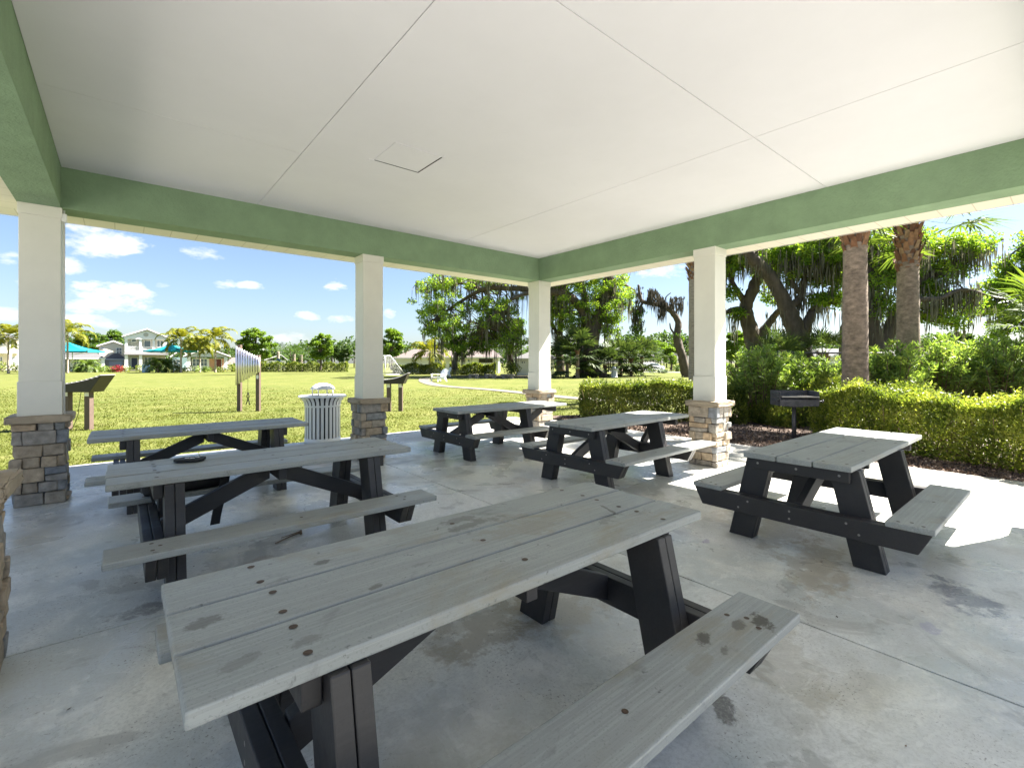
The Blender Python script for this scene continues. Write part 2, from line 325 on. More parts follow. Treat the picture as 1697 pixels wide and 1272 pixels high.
def grassmat():
    m = bpy.data.materials.new('lawn'); m.use_nodes = True; nt = m.node_tree; L = nt.links.new; b = nt.nodes['Principled BSDF']; b.inputs['Roughness'].default_value = .9; b.inputs['Specular IOR Level'].default_value = .1
    tc = nt.nodes.new('ShaderNodeTexCoord')
    def noise(s, det=5, dist=0.3):
        n = nt.nodes.new('ShaderNodeTexNoise'); n.inputs['Scale'].default_value = s; n.inputs['Detail'].default_value = det; n.inputs['Distortion'].default_value = dist; n.inputs['Roughness'].default_value = .7; L(tc.outputs['Object'], n.inputs['Vector']); return n.outputs['Fac']
    rp = nt.nodes.new('ShaderNodeValToRGB'); L(noise(.22, 6), rp.inputs[0]); e = rp.color_ramp.elements
    e[0].position = .33; e[0].color = (.062, .082, .017, 1); e[1].position = .68; e[1].color = (.115, .122, .032, 1)
    cur = rp.outputs[0]
    for s, lo, hi, colr, f in ((1.3, .47, .64, (.165, .152, .06), .65), (.5, .52, .68, (.075, .10, .02), .6), (9, .42, .72, (.055, .078, .013), .38), (45, .40, .7, (.17, .175, .045), .32)):
        r = nt.nodes.new('ShaderNodeMapRange'); r.inputs[1].default_value = lo; r.inputs[2].default_value = hi; r.inputs[3].default_value = 0; r.inputs[4].default_value = f; L(noise(s, 6), r.inputs[0])
        x = nt.nodes.new('ShaderNodeMix'); x.data_type = 'RGBA'; L(r.outputs[0], x.inputs['Factor']); L(cur, x.inputs['A']); x.inputs['B'].default_value = (*colr, 1); cur = x.outputs['Result']
    L(cur, b.inputs['Base Color'])
    bp = nt.nodes.new('ShaderNodeBump'); bp.inputs['Strength'].default_value = .55; bp.inputs['Distance'].default_value = .04; L(noise(24, 6), bp.inputs['Height']); L(bp.outputs[0], b.inputs['Normal'])
    return m
M['lawn'] = grassmat()
M['blade'] = leafmat('grass_blade', [(.064, .085, .016), (.094, .110, .023), (.132, .136, .038)], .3, .05)
M['mulch'] = mat('mulch', (.085, .056, .040), .95, vary=.5, scale=14, bump=1, bscale=40)
M['chip'] = ramp_island('mulch_chips', [(.10,.064,.045),(.17,.115,.08),(.06,.04,.03),(.26,.19,.14),(.085,.06,.045)], .9, .2, 50)
M['bark'] = mat('oak_bark', (.085, .066, .05), .95, vary=.45, scale=5, bump=1, bscale=14, stretch=(1, 1, .35))
M['palmbark'] = mat('palm_bark', (.235, .175, .13), .95, vary=.55, scale=7, bump=1, bscale=16, stretch=(1, 1, 1.7), detail=9)
M['palegrey'] = mat('pale_palm_bark', (.30, .25, .20), .95, vary=.35, scale=8, bump=.9, bscale=12, stretch=(.7, .7, 3))
M['boot'] = ramp_island('palm_boots', [(.19,.09,.045),(.26,.14,.075),(.14,.065,.035),(.30,.19,.11)], .9, .4, 25)
M['darkmoss'] = leafmat('dry_dark_moss', [(.035, .032, .026), (.06, .055, .045), (.10, .09, .075)], .2, .05, (1.1, 1.1, .95))
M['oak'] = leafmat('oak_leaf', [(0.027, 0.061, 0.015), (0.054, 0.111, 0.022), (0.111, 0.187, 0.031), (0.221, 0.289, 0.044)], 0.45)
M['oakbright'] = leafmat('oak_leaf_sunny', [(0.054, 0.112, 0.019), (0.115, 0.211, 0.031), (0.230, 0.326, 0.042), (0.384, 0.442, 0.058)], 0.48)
M['farleaf'] = leafmat('distant_leaf', [(0.032, 0.067, 0.022), (0.056, 0.099, 0.029), (0.096, 0.144, 0.040)], 0.35)
M['limeleaf'] = leafmat('young_tree_leaf', [(0.068, 0.128, 0.019), (0.128, 0.209, 0.030), (0.216, 0.297, 0.043)], 0.45)
M['hedge'] = leafmat('hedge_leaf', [(.030, .052, .012), (.078, .112, .022), (.18, .215, .04), (.36, .37, .085)], .42, .35, (1.35, 1.4, .7), 2.2, 1.4)
M['gold'] = leafmat('golden_hedge_leaf', [(.040, .068, .012), (.105, .15, .024), (.25, .285, .05), (.42, .42, .10)], .42, .35, (1.35, 1.4, .7), 2.2, 1.5)
M['oleander'] = leafmat('oleander_leaf', [(0.065, 0.111, 0.029), (0.150, 0.227, 0.052), (0.260, 0.351, 0.078), (0.416, 0.468, 0.130)], .42, .4, (1.35, 1.4, .7), 1.8, 1.2)
M['palmleaf'] = leafmat('palm_leaf', [(0.045, 0.078, 0.021), (0.090, 0.138, 0.030), (0.165, 0.210, 0.045)], 0.4, .4)
M['yellowpalm'] = leafmat('yellow_palm_leaf', [(.07, .10, .012), (.15, .165, .02), (.27, .235, .025)], .4, .3, (1.3, 1.3, .6))
M['moss'] = leafmat('spanish_moss', [(0.080, 0.075, 0.055), (0.152, 0.145, 0.109), (0.246, 0.232, 0.174)], .25, .05, (1.1, 1.1, .95))
M['redleaf'] = leafmat('red_leaf', [(.20, .015, .03), (.35, .03, .06)], .3)
M['twig'] = mat('twigs', (.16, .11, .07), .9, vary=.3, scale=20)
M['metalwhite'] = mat('white_coated_metal', (.80, .80, .79), .35, vary=.02, scale=5)
M['liner'] = mat('bin_liner', (.015, .015, .018), .6)
M['brown'] = mat('brown_recycled_post', (.105, .072, .056), .6, vary=.15, scale=12, bump=.15, bscale=60)
M['darkbrown'] = mat('dark_brown_panel', (.026, .021, .012), .55, vary=.15, scale=9)
M['alu'] = mat('aluminium_tube', (.78, .76, .80), .28, .75, vary=.04, scale=6)
M['black'] = mat('black_powder_coat', (.018, .018, .02), .5, vary=.2, scale=10)
M['greymetal'] = mat('weathered_grill_steel', (.075, .075, .082), .55, .5, vary=.35, scale=9, bump=.1, bscale=60)
M['rope'] = mat('black_cord', (.02, .02, .02), .8)
M['teal'] = mat('teal_canvas', (.0, .27, .36), .7, vary=.05, scale=2)
M['glass'] = mat('window_glass', (.10, .14, .17), .08, spec=.8)
M['navy'] = mat('navy_door', (.018, .03, .085), .4)
M['reddoor'] = mat('red_brown_door', (.15, .035, .025), .45)
for k, c in dict(greyw=(.46,.44,.39), creamw=(.74,.67,.52), peachw=(.62,.33,.20), whitew=(.80,.79,.77), bluew=(.42,.58,.66), beigew=(.70,.64,.53), coolw=(.58,.60,.61)).items():
    M[k] = mat('house_'+k, c, .8, vary=.05, scale=2, bump=.2, bscale=40, stretch=(.2, .2, 6))
M['trim'] = mat('white_trim', (.78, .77, .75), .5)
M['roofgrey'] = mat('grey_roof', (.085, .083, .085), .85, vary=.15, scale=5)
M['roofbrown'] = mat('taupe_roof', (.125, .098, .09), .85, vary=.14, scale=4)
M['path'] = mat('path_concrete', (.145, .13, .10), .8, vary=.12, scale=2)
M['road'] = mat('road_asphalt', (.16, .16, .16), .85, vary=.1, scale=3)
M['block'] = mat('grey_block', (.24, .21, .18), .9, vary=.2, scale=6, bump=.3, bscale=30)
M['carpaint'] = mat('white_car_paint', (.80, .81, .82), .25)
M['rubber'] = mat('tyre_rubber', (.02, .02, .02), .8)
M['lamp'] = mat('lamp_lens', (.5, .1, .08), .2)
M['fabricblack'] = mat('black_nylon', (.012, .012, .014), .7, vary=.2, scale=30, bump=.3, bscale=150)
M['bluesign'] = mat('blue_sign', (.02, .10, .20), .4)
M['paleblue'] = mat('pale_blue_box', (.52, .66, .74), .6)
M['leaflitter'] = ramp_island('dry_leaves', [(.10,.055,.03),(.06,.04,.025),(.16,.09,.045),(.035,.028,.02)], .9, .1, 50)
# ================================================================ GROUND
Hh = H
A0, A1, AM = -.435*Hh, 4.4766*Hh, 2.0208*Hh          # column lines along X
B0, BM, B1 = -.09*Hh, 2.336*Hh, 4.80*Hh               # column lines along Y
ZB, ZC, ZCAP = 2.1137*Hh, 2.4094*Hh, .629*Hh
def sheet(name, x0, x1, y0, y1, z, m, nx=1, ny=1):
    bm = bmesh.new()
    vs = [[bm.verts.new((x0+(x1-x0)*i/nx, y0+(y1-y0)*j/ny, z)) for j in range(ny+1)] for i in range(nx+1)]
    for i in range(nx):
        for j in range(ny): bm.faces.new([vs[i][j], vs[i+1][j], vs[i+1][j+1], vs[i][j+1]])
    return obj(name, bm, m)
structure(sheet('ground', -900, 900, -900, 900, -.06, M['lawn']))
SX0, SX1, SY0, SY1 = A0-.25*Hh, A1+.25*Hh, B0-.25*Hh, B1+.25*Hh
AX0, AX1, AY0, AY1 = SX0-1.15*Hh, 5.85*Hh, SY0-1.2*Hh, 6.29*Hh
bm = bmesh.new()
g = .011
for xa, xb in ((SX0, AM), (AM, SX1)):
    for ya, yb in ((SY0, BM), (BM, SY1)):
        box(bm, xa+g/2, xb-g/2, ya+g/2, yb-g/2, -.12, 0, bev=.004)
structure(obj('patio', bm, M['concrete']))
bm = bmesh.new()
def panels(x0, x1, y0, y1, nx, ny):
    for i in range(nx):
        for j in range(ny):
            xa, xb = x0+(x1-x0)*i/nx, x0+(x1-x0)*(i+1)/nx; ya, yb = y0+(y1-y0)*j/ny, y0+(y1-y0)*(j+1)/ny
            box(bm, xa+g/2, xb-g/2, ya+g/2, yb-g/2, -.12, -.004, bev=.004)
panels(SX0, SX1, SY1, AY1, 4, 1); panels(SX0, SX1, AY0, SY0, 4, 1); panels(AX0, SX0, SY0, SY1, 1, 4); panels(SX1, AX1, SY0, SY1, 1, 4)
for xx in ((AX0, SX0), (SX1, AX1)):
    for yy in ((AY0, SY0), (SY1, AY1)): panels(xx[0], xx[1], yy[0], yy[1], 1, 1)
structure(obj('pavement', bm, M['apron']))
bm = bmesh.new()
for i in range(5):
    for j in range(7): box(bm, AX0-15+i*3+g, AX0-15+(i+1)*3-g, AY0-9+j*3+g, AY0-9+(j+1)*3-g, -.15, -.008)
structure(obj('bounce_paving', bm, M['bounce_paving']))  # unseen pale paving, added to bounce sunlight in under the roof
structure(sheet('added_asphalt', AX0+.02, 20, AY0-14, AY0-.02, -.03, M['road']))  # asphalt added out of view, duller so less bounce reaches the ceiling
structure(sheet('soil_under_joints', AX0+.02, AX1-.02, AY0+.02, AY1-.02, -.05, M['dark']))
# planting bed with bark mulch on the right
bed = [(AX1+.0, -3.2), (AX1+.0, 7.6), (9.6, 10.2), (13.5, 8.2), (17.5, 3.0), (15.5, -3.2)]
bm = bmesh.new(); bm.faces.new([bm.verts.new((x, y, -.025)) for x, y in bed]); structure(obj('mulch_bed', bm, M['mulch']))
def inpoly(p, poly):
    x, y = p; r = False; j = len(poly)-1
    for i in range(len(poly)):
        if (poly[i][1] > y) != (poly[j][1] > y) and x < (poly[j][0]-poly[i][0])*(y-poly[i][1])/(poly[j][1]-poly[i][1])+poly[i][0]: r = not r
        j = i
    return r
pts = []
while len(pts) < 16000:
    p = (AX1-.03+abs(random.gauss(0, 1.6)), random.uniform(-2.5, 9.5))
    if inpoly(p, bed): pts.append((p[0], p[1], -.015+random.random()*.03))
q = leafquads(np.array(pts), RNG.uniform(.03, .09, len(pts)), .42, 0)
stuff(npmesh('mulch_chips', q, 4, M['chip']))['label'] = 'loose reddish brown bark chips covering the planting bed'
# concrete footpath across the lawn
def ribbon(name, pp, w, z, m):
    pp = smoothpath([(p.x, p.y, 0) for p in pp], 8); bm = bmesh.new(); prev = None
    for i, p in enumerate(pp):
        t = (pp[min(i+1, len(pp)-1)]-pp[max(i-1, 0)]).normalized(); nrm = Vector((-t.y, t.x, 0))
        cur = [bm.verts.new((p+nrm*w/2).to_tuple()[:2]+(z,)), bm.verts.new((p-nrm*w/2).to_tuple()[:2]+(z,))]
        if prev: bm.faces.new([prev[0], cur[0], cur[1], prev[1]])
        prev = cur
    return structure(obj(name, bm, m))
ribbon('footpath', [gp(1090, 668), gp(943, 657), gp(869, 649.5), gp(810, 644), gp(733, 638.2), gp(709, 633), gp(703, 628.5), gp(712, 625.5), gp(760, 623.5)], 1.0, -.03, M['path'])
ribbon('road', [gp(1000, 614.6), gp(1060, 615.2), gp(1110, 616), gp(1200, 617), gp(1500, 619)], 6, -.04, M['road'])
ribbon('driveway', [gp(1020, 612.2), gp(1055, 612.5), gp(1090, 613.2)], 10, -.035, M['path'])
# grass blades close enough to read as blades
n = 150000
d = 5.5+RNG.random(n)**1.25*26; px = RNG.uniform(-20, 1110, n)
Xc = (px-CX)/F*d; gx = Xc*sn+d*cs; gy = -Xc*cs+d*sn
keep = ((gy > AY1-.025) | (gx > AX1+.3) | (gx < AX0-.02)) & ~((gx > AX1) & (gy < 9.5)) & (RNG.random(n) < np.clip((31.5-d)/22, 0, 1))
gx, gy, d = gx[keep], gy[keep], d[keep]; n = len(gx)
hh = RNG.uniform(.018, .048, n)*(1+.5*np.sin(gx*1.7)*np.sin(gy*2.3)); ang = RNG.random(n)*2*PI; ww = .004+.0007*d
b0 = np.stack([gx, gy, np.full(n, -.062)], 1); wv = np.stack([np.cos(ang), np.sin(ang), np.zeros(n)], 1)*ww[:, None]
tip = b0+np.stack([RNG.normal(0, .03, n), RNG.normal(0, .03, n), hh], 1)
stuff(npmesh('grass', np.stack([b0-wv, b0+wv, tip], 1), 3, M['blade']))['label'] = 'sunlit yellow green lawn grass beside the pavilion'
# ================================================================ PAVILION
pav = thing('pavilion', 'open picnic pavilion with white ceiling, sage green stucco beams and white columns on stone bases', 'pavilion', ((A0+A1)/2, (B0+B1)/2, 0))
PO = Vector(pav.location)
def pobj(name, bm, m, parent=pav):
    bmesh.ops.translate(bm, verts=bm.verts, vec=-PO); return obj(name, bm, m, parent)
SH = .107*Hh                                             # half width of a column shaft
# ceiling boards separated by fine open joints
def ceil_at(px, py): p = gp(px, py, ZC); return p
jx = [ceil_at(430, 335).x, ceil_at(1250, 228).x]; jy = [ceil_at(1250, 228).y]; jyf = ceil_at(300, 201).y
print('joints', jx, jy, jyf, 'A', A0, A1, 'B', B0, B1)
X0, X1, Y0, Y1 = A0+SH, A1-SH, B0+SH, B1-SH
xs = [X0] + sorted(jx) + [X1]
bm = bmesh.new(); gw = .007
hx, hy = [], []
hp = [ceil_at(617, 263), ceil_at(693, 286), ceil_at(735, 259)]
print('hatch', hp)
hx0, hx1 = hp[0].x, hp[0].x+.62; hy0 = hp[1].y; hy1 = hp[1].y+.62
hx0, hx1 = min(p.x for p in hp), max(p.x for p in hp); hy0 = min(p.y for p in hp); hy1 = max(p.y for p in hp)
def cells(x0, x1, ys):
    for a, b in zip(ys[:-1], ys[1:]):
        box(bm, x0+gw/2, x1-gw/2, a+gw/2, b-gw/2, ZC, ZC+.02)
ysA = [Y0, jyf, Y1] if Y0 < jyf < Y1 else [Y0, Y1]
ysB = [Y0, jy[0], Y1] if Y0 < jy[0] < Y1 else [Y0, Y1]
cells(xs[0], xs[1], ysA); cells(xs[1], xs[2], ysB); cells(xs[2], xs[3], ysB)
pobj('ceiling', bm, M['ceiling'])
bm = bmesh.new(); box(bm, X0-.05, X1+.05, Y0-.05, Y1+.05, ZC+.024, ZC+.04); pobj('ceiling_backing', bm, M['gapline'])
# access hatch: dropped panel inside a thin frame with a shadow gap
bm = bmesh.new()
box(bm, hx0+.02, hx1-.02, hy0+.02, hy1-.02, ZC-.006, ZC-.001)
hatch = pobj('access_hatch', bm, M['ceiling'])
bm = bmesh.new(); t = .03
for q in ((hx0-t, hx1+t, hy1, hy1+t), (hx1, hx1+t, hy0, hy1)): box(bm, *q, ZC-.007, ZC-.0005)
fr = pobj('hatch_frame', bm, M['ceiling'], hatch)
bm = bmesh.new(); box(bm, hx0+.03, hx1, hy1-.010, hy1, ZC-.0045, ZC-.0008); box(bm, hx1-.010, hx1, hy0+.03, hy1-.010, ZC-.0045, ZC-.0008); pobj('hatch_gap', bm, M['dark'], hatch)
# beams
BO = SH+.015
for i, (x0, x1, y0, y1) in enumerate(((A0-BO, A1+BO, B1-SH, B1+BO), (A0-BO, A1+BO, B0-BO, B0+SH), (A0-BO, A0+SH, B0+SH, B1-SH), (A1-SH, A1+BO, B0+SH, B1-SH))):
    bm = bmesh.new(); box(bm, x0, x1, y0, y1, ZB, ZC+.3); pobj('beam', bm, M['stucco'])
# soffit: level strip, then rising to the eave
E1, E2, ZE = BO+.29*Hh, .72*Hh, 2.2*Hh
def ring(bm, e0, z0, e1, z1, sides=None):
    P = lambda e, z: [(A0-e, B0-e, z), (A1+e, B0-e, z), (A1+e, B1+e, z), (A0-e, B1+e, z)]
    a, b = P(e0, z0), P(e1, z1)
    for i in (range(4) if sides is None else sides):
        j = (i+1) % 4; bm.faces.new([bm.verts.new(v) for v in (a[i], a[j], b[j], b[i])])
for nm, sd, m in (('soffit', (0, 2), M['soffitx']), ('soffit', (1, 3), M['soffity'])):
    for k in sd:
        bm = bmesh.new(); ring(bm, BO, ZB+.012, E1, ZB+.012, (k,)); ring(bm, E1, ZB+.012, E2, ZE, (k,)); pobj(nm, bm, m)
bm = bmesh.new()
for k in range(4): ring(bm, E1-.012, ZB+.004, E1+.004, ZB+.004, (k,))
pobj('soffit_edge_trim', bm, M['white'])
bm = bmesh.new(); ring(bm, E2, ZE, E2, ZE+.17); pobj('fascia', bm, M['trim'])
bm = bmesh.new(); ring(bm, E2+.03, ZE+.17, -1.6*Hh, ZE+.17+1.5)
P = [(A0+1.6*Hh, B0+1.6*Hh), (A1-1.6*Hh, B0+1.6*Hh), (A1-1.6*Hh, B1-1.6*Hh), (A0+1.6*Hh, B1-1.6*Hh)]
bm.faces.new([bm.verts.new((x, y, ZE+1.67)) for x, y in P]); pobj('roof', bm, M['shingle'])
# columns
def shaft_bm():
    bm = bmesh.new(); s = SH
    box(bm, -s, s, -s, s, 1.345, 2.038*Hh, bev=.004)
    box(bm, -s-.010, s+.010, -s-.010, s+.010, ZCAP-.003, 1.345, bev=.004)
    box(bm, -s-.010, s+.010, -s-.010, s+.010, 2.038*Hh, ZB-.001, bev=.004)
    return bm
def stone_bm(seed):
    R = random.Random(seed); bm = bmesh.new(); w = .1376*Hh; zt = ZCAP-.083
    box(bm, -w+.035, w-.035, -w+.035, w-.035, -.01, zt, 1)
    z = 0.0; row = 0
    while z < zt-.02:
        h = R.choice((.085, .10, .12, .135, .15)); h = min(h, zt-z)
        if zt-z-h < .06: h = zt-z
        for f in range(4):
            own = (f+row) % 2 == 0                        # which face owns the corner stones
            lo, hi = (-w, w) if own else (-w+.075, w-.075)
            u = lo
            while u < hi-.01:
                l = R.uniform(.11, .34)
                if hi-u-l < .07: l = hi-u
                hs = [(0, h)] if (h < .12 or l < .16 or R.random() < .82) else [(0, h*.45), (h*.45, h)]
                for z0, z1 in hs:
                    o = R.uniform(-.016, .020); gq = .0035
                    e0 = -(o if u == lo and own else 0); e1 = (o if abs(u+l-hi) < 1e-6 and own else 0)
                    b2 = bmesh.new(); box(b2, u+gq+e0, u+l-gq+e1, -w-o, -w+.075, z+z0+gq, z+z1-gq)
                    for v in b2.verts: v.co += Vector((R.uniform(-.009, .009), R.uniform(-.009, .009), R.uniform(-.007, .007)))
                    bmesh.ops.bevel(b2, geom=b2.edges[:], offset=.012, segments=2, affect='EDGES', profile=.6)
                    bmesh.ops.rotate(b2, verts=b2.verts, cent=(0, 0, 0), matrix=Matrix.Rotation(f*PI/2, 3, 'Z'))
                    me = bpy.data.meshes.new('t'); b2.to_mesh(me); b2.free(); bm.from_mesh(me); bpy.data.meshes.remove(me)
                u += l
        z += h; row += 1
    return bm
def cap_bm(seed):
    R = random.Random(seed); bm = bmesh.new(); w = .1376*Hh+.05
    box(bm, -w, w, -w, w, ZCAP-.083, ZCAP, bev=.018)
    bmesh.ops.subdivide_edges(bm, edges=bm.edges[:], cuts=3, use_grid_fill=True)
    for v in bm.verts: v.co += Vector((R.uniform(-.006, .006), R.uniform(-.006, .006), R.uniform(-.003, .003)))
    return bm
for i, (x, y) in enumerate(((A0, B1), (AM, B1), (A1, B1), (A1, BM), (A1, B0), (A0, BM-.17))):
    c = obj('column', shaft_bm(), M['siding'], pav); c.location = Vector((x, y, 0))-PO
    obj('stone_base', stone_bm(40+i), [M['stone'], M['mortar']], c); obj('capstone', cap_bm(i), M['cap'], c, True)
    c.rotation_euler.z = 0
# white conduit with a small fitting clipped to the outer face of the left column
bm = bmesh.new(); cx, cy = A0+SH+.022, B1-SH+.03
tube(bm, [(cx, cy, ZCAP), (cx, cy, ZB-.02)], .011, 8); box(bm, cx-.02, cx+.025, cy-.03, cy+.03, ZB-.15, ZB-.06, bev=.006); pobj('conduit', bm, M['metalwhite'])
# ================================================================ PICNIC TABLES
ZT, ZS, TW, SW = .5*Hh, .279*Hh, .515*Hh, .175*Hh
SO = .300*Hh
def board(bm, x0, x1, y0, y1, z0, z1, mi=0, bev=.007, warp=0.0):
    n0 = len(bm.verts); box(bm, x0, x1, y0, y1, z0, z1, mi, bev=bev)
def bolt(bm, x, y, z, r=.013):
    vs = [bm.verts.new((x+r*math.cos(k*PI/5), y+r*math.sin(k*PI/5), z+.0012)) for k in range(10)]
    f = bm.faces.new(vs); f.material_index = 1
def make_table(label, x, y, L, kind, rz=0.0, seed=0):
    """origin: near end, middle of the width, on the floor; local X runs along the table"""
    R = random.Random(seed)
    t = thing('picnic_table', label, 'picnic table', (x, y, 0), rz, 'grey and black picnic tables under the pavilion')
    LB = 1.40*Hh if kind == 'long' else L                 # bench length
    if kind == 'long': fa, fb = 0.0, 1.06*Hh
    else: fa, fb = .19, L-.19
    T2 = .0575
    w = TW/3
    bm = bmesh.new()
    legx = (fa+T2*2+T2, fb-T2*2-T2)
    for k in range(3):
        s = R.uniform(-.006, .006)
        y0, y1 = -TW/2+k*w+.005, -TW/2+(k+1)*w-.005
        board(bm, s, L+R.uniform(-.006, .006), y0, y1, ZT-.045, ZT+R.uniform(-.002, .002))
        for xx in (fa+T2*1.5, (fa+fb)/2, fb-T2*1.5):
            for yy in ((y0+.05, y1-.05) if xx != (fa+fb)/2 else ((y0+y1)/2,)): bolt(bm, xx+R.uniform(-.01, .01), yy, ZT+.0022)
    PK = M['plank_stained'] if seed == 1 else M['plank']
    obj('tabletop', bm, [PK, M['bolt']], t)
    for sgn in (-1, 1):
        bm = bmesh.new(); yo = sgn*(TW/2+SO); yi = yo-sgn*SW
        board(bm, R.uniform(-.006, .006), LB, min(yo, yi), max(yo, yi), ZS-.042, ZS)
        for xx in (fa+T2, (fa+fb)/2, fb-T2):
            ys = (.25, .5, .75) if xx != (fa+fb)/2 else (.5,)
            for q in ys: bolt(bm, xx+(q == .5)*.04-.02, yi+(yo-yi)*q, ZS+.0004, .012)
        obj('seat', bm, [PK, M['bolt']], t)
    def ends(xf, d):                                      # xf: outer face, d: direction to the inside
        # crossbeam of two boards carrying both benches, slanted ends
        yb = TW/2+SO-.015; zb0, zb1 = ZS-.042-.150, ZS-.0425
        bm = bmesh.new()
        for k in range(2):
            x0 = xf+d*(T2*k+.0015); x1 = xf+d*(T2*(k+1)-.0015)
            prism(bm, [(-yb, zb1), (yb, zb1), (yb-.075, zb0), (-yb+.075, zb0)], 'x', min(x0, x1), max(x0, x1), bev=.005)
        for yy, zz in ((.36, .035), (.44, -.03), (-.36, .035), (-.44, -.03), (.03, .03), (.03, -.03)):
            M2 = Matrix.Translation((xf-d*.001, yy, (zb0+zb1)/2+zz)); vs = [bm.verts.new(M2 @ Vector((0, .009*math.cos(k*PI/4), .009*math.sin(k*PI/4)))) for k in range(8)]
            f = bm.faces.new(vs); f.material_index = 1
        obj('bench_crossbeam', bm, [M['frame'], M['steelbolt']], t)
        for sg in (-1, 1):
            bm = bmesh.new(); lw = .102
            for k in range(2):
                x0 = xf+d*(T2*(2+k)+.0015); x1 = xf+d*(T2*(3+k)-.0015)
                yt, yf, z1 = sg*.31, sg*.475, ZT-.046
                prism(bm, [(yt-lw, z1), (yt+lw, z1), (yf+lw, 0), (yf-lw, 0)], 'x', min(x0, x1), max(x0, x1), bev=.005)
            obj('leg', bm, M['frame'], t)
        bm = bmesh.new(); x0 = xf+d*(T2+.001); x1 = xf+d*(T2*2-.0015)
        box(bm, min(x0, x1), max(x0, x1), -TW/2+.035, TW/2-.035, ZT-.046-.095, ZT-.0465, bev=.005)
        for yy in (-.3, 0, .3):
            vs = [bm.verts.new((x0-d*.001, yy+.010*math.cos(k*PI/4), ZT-.09+.010*math.sin(k*PI/4))) for k in range(8)]; f = bm.faces.new(vs); f.material_index = 1
        obj('top_cleat', bm, [M['frame'], M['steelbolt']], t)
    ends(fa, 1); ends(fb, -1)
    xm = (fa+fb)/2
    bm = bmesh.new(); box(bm, xm-T2/2, xm+T2/2, -TW/2+.09, TW/2-.09, ZT-.046-.10, ZT-.0465, bev=.005); obj('top_cleat', bm, M['frame'], t)
    def brace(x0, z0, x1, z1):
        bm = bmesh.new(); hgt = .135
        prism(bm, [(x0, z0-hgt/2), (x1, z1-hgt), (x1, z1), (x0, z0+hgt/2)], 'y', -.03, .03, bev=.004); obj('brace', bm, M['frame'], t)
    zl = ZS-.10
    brace(fa+T2*2+.001, zl, xm-T2/2-.003, ZT-.048); brace(fb-T2*2-.001, zl, xm+T2/2+.003, ZT-.048)
    if kind == 'long':
        bm = bmesh.new(); box(bm, L-.30, L-.30+T2, -TW/2+.05, TW/2-.05, ZT-.046-.095, ZT-.0465, bev=.005); obj('top_cleat', bm, M['frame'], t)
        brace(fb+.001, zl+.02, L-.302, ZT-.048)
    return t
def tb(label, a, b, L, kind, rz=0.0, seed=0): return make_table(label, a*Hh, (b+.2575)*Hh, L*Hh, kind, math.radians(rz), seed)
tb('nearest picnic table, stained grey top with rusty bolts filling the foreground', .0731, .8139, 1.4329, 'short', 0, 1)
tb('picnic table carrying a small black pouch, with a bag on its rear bench', -.0512, 2.5336, 1.375, 'short', 0, 2)
tb('picnic table at the lawn side between the left column and the white litter bin', -.165, 4.117, 1.375, 'short', 0, 3)
tb('farthest picnic table, in front of the corner column with grass behind it', 2.645, 4.048, 1.60, 'long', 0, 4)
tb('picnic table whose bench end overlaps the right column and clipped green hedge', 2.76, 2.38, 1.47, 'long', 1.5, 5)
tb('picnic table at the right with a half sunlit bench, golden hedge behind it', 2.6899, .6953, 1.576, 'long', 0, 6)
# ---------------------------------------------------------------- things on and under the second table
p = gp(315, 764, ZT)
bm = bmesh.new(); prism(bm, [(-.105, -.03), (-.06, -.075), (.07, -.075), (.105, -.02), (.09, .06), (-.07, .065)], 'z', 0, .024, bev=.006)
ph = thing('pouch', 'small black zipped pouch lying on the second table', 'pouch', (p.x, p.y, ZT+.003), -.5)
obj('pouch_body', bm, M['fabricblack'], ph)
bm = bmesh.new()
for q in ((-.03, -.02), (.012, -.03), (.03, .01)): box(bm, q[0], q[0]+.03, q[1], q[1]+.012, .0245, .029, bev=.002)
obj('zip_pull', bm, M['metalwhite'], ph)
b0 = Vector((.28*Hh, (2.5336+.515+.20)*Hh, ZS))
bag = thing('shoulder_bag', 'black bag with dangling straps set on the rear bench of the second table', 'bag', b0, .08)
bm = bmesh.new(); box(bm, -.30, .30, -.11, .11, .004, .24, bev=.05)
bmesh.ops.subdivide_edges(bm, edges=bm.edges[:], cuts=1)
for v in bm.verts: v.co += Vector((RNG.normal()*.006, RNG.normal()*.006, RNG.normal()*.004-.03*(abs(v.co.x)/.3)**2*(v.co.z > .15)))
obj('bag_body', bm, M['fabricblack'], bag, True)
bm = bmesh.new()
def strap(pts, w, th=.004):
    pts = smoothpath(pts, 5); prev = None
    for p in pts:
        cur = [bm.verts.new(p+Vector((-w, 0, 0))), bm.verts.new(p+Vector((w, 0, 0))), bm.verts.new(p+Vector((w, th, 0))), bm.verts.new(p+Vector((-w, th, 0)))]
        if prev:
            for k in range(4): bm.faces.new([prev[k], prev[(k+1) % 4], cur[(k+1) % 4], cur[k]])
        prev = cur
strap([(.22, -.11, .2), (.27, -.19, .16), (.25, -.21, .0), (.21, -.20, -.18), (.19, -.2, -.30)], .036, .012)
strap([(-.27, -.1, .15), (-.25, -.17, .02), (-.2, -.18, -.12), (-.10, -.17, -.26), (-.04, -.16, -.33)], .010)
tube(bm, smoothpath([(.28, -.05, .17), (.36, -.08, .21), (.40, -.08, .23), (.38, -.07, .19), (.29, -.05, .17)], 4), .012, 6)
obj('strap', bm, M['fabricblack'], bag)
p = gp(489, 888)
tw = thing('twig', 'broken dry twig lying on the concrete between the two left tables', 'twig', (p.x, p.y, 0), .3)
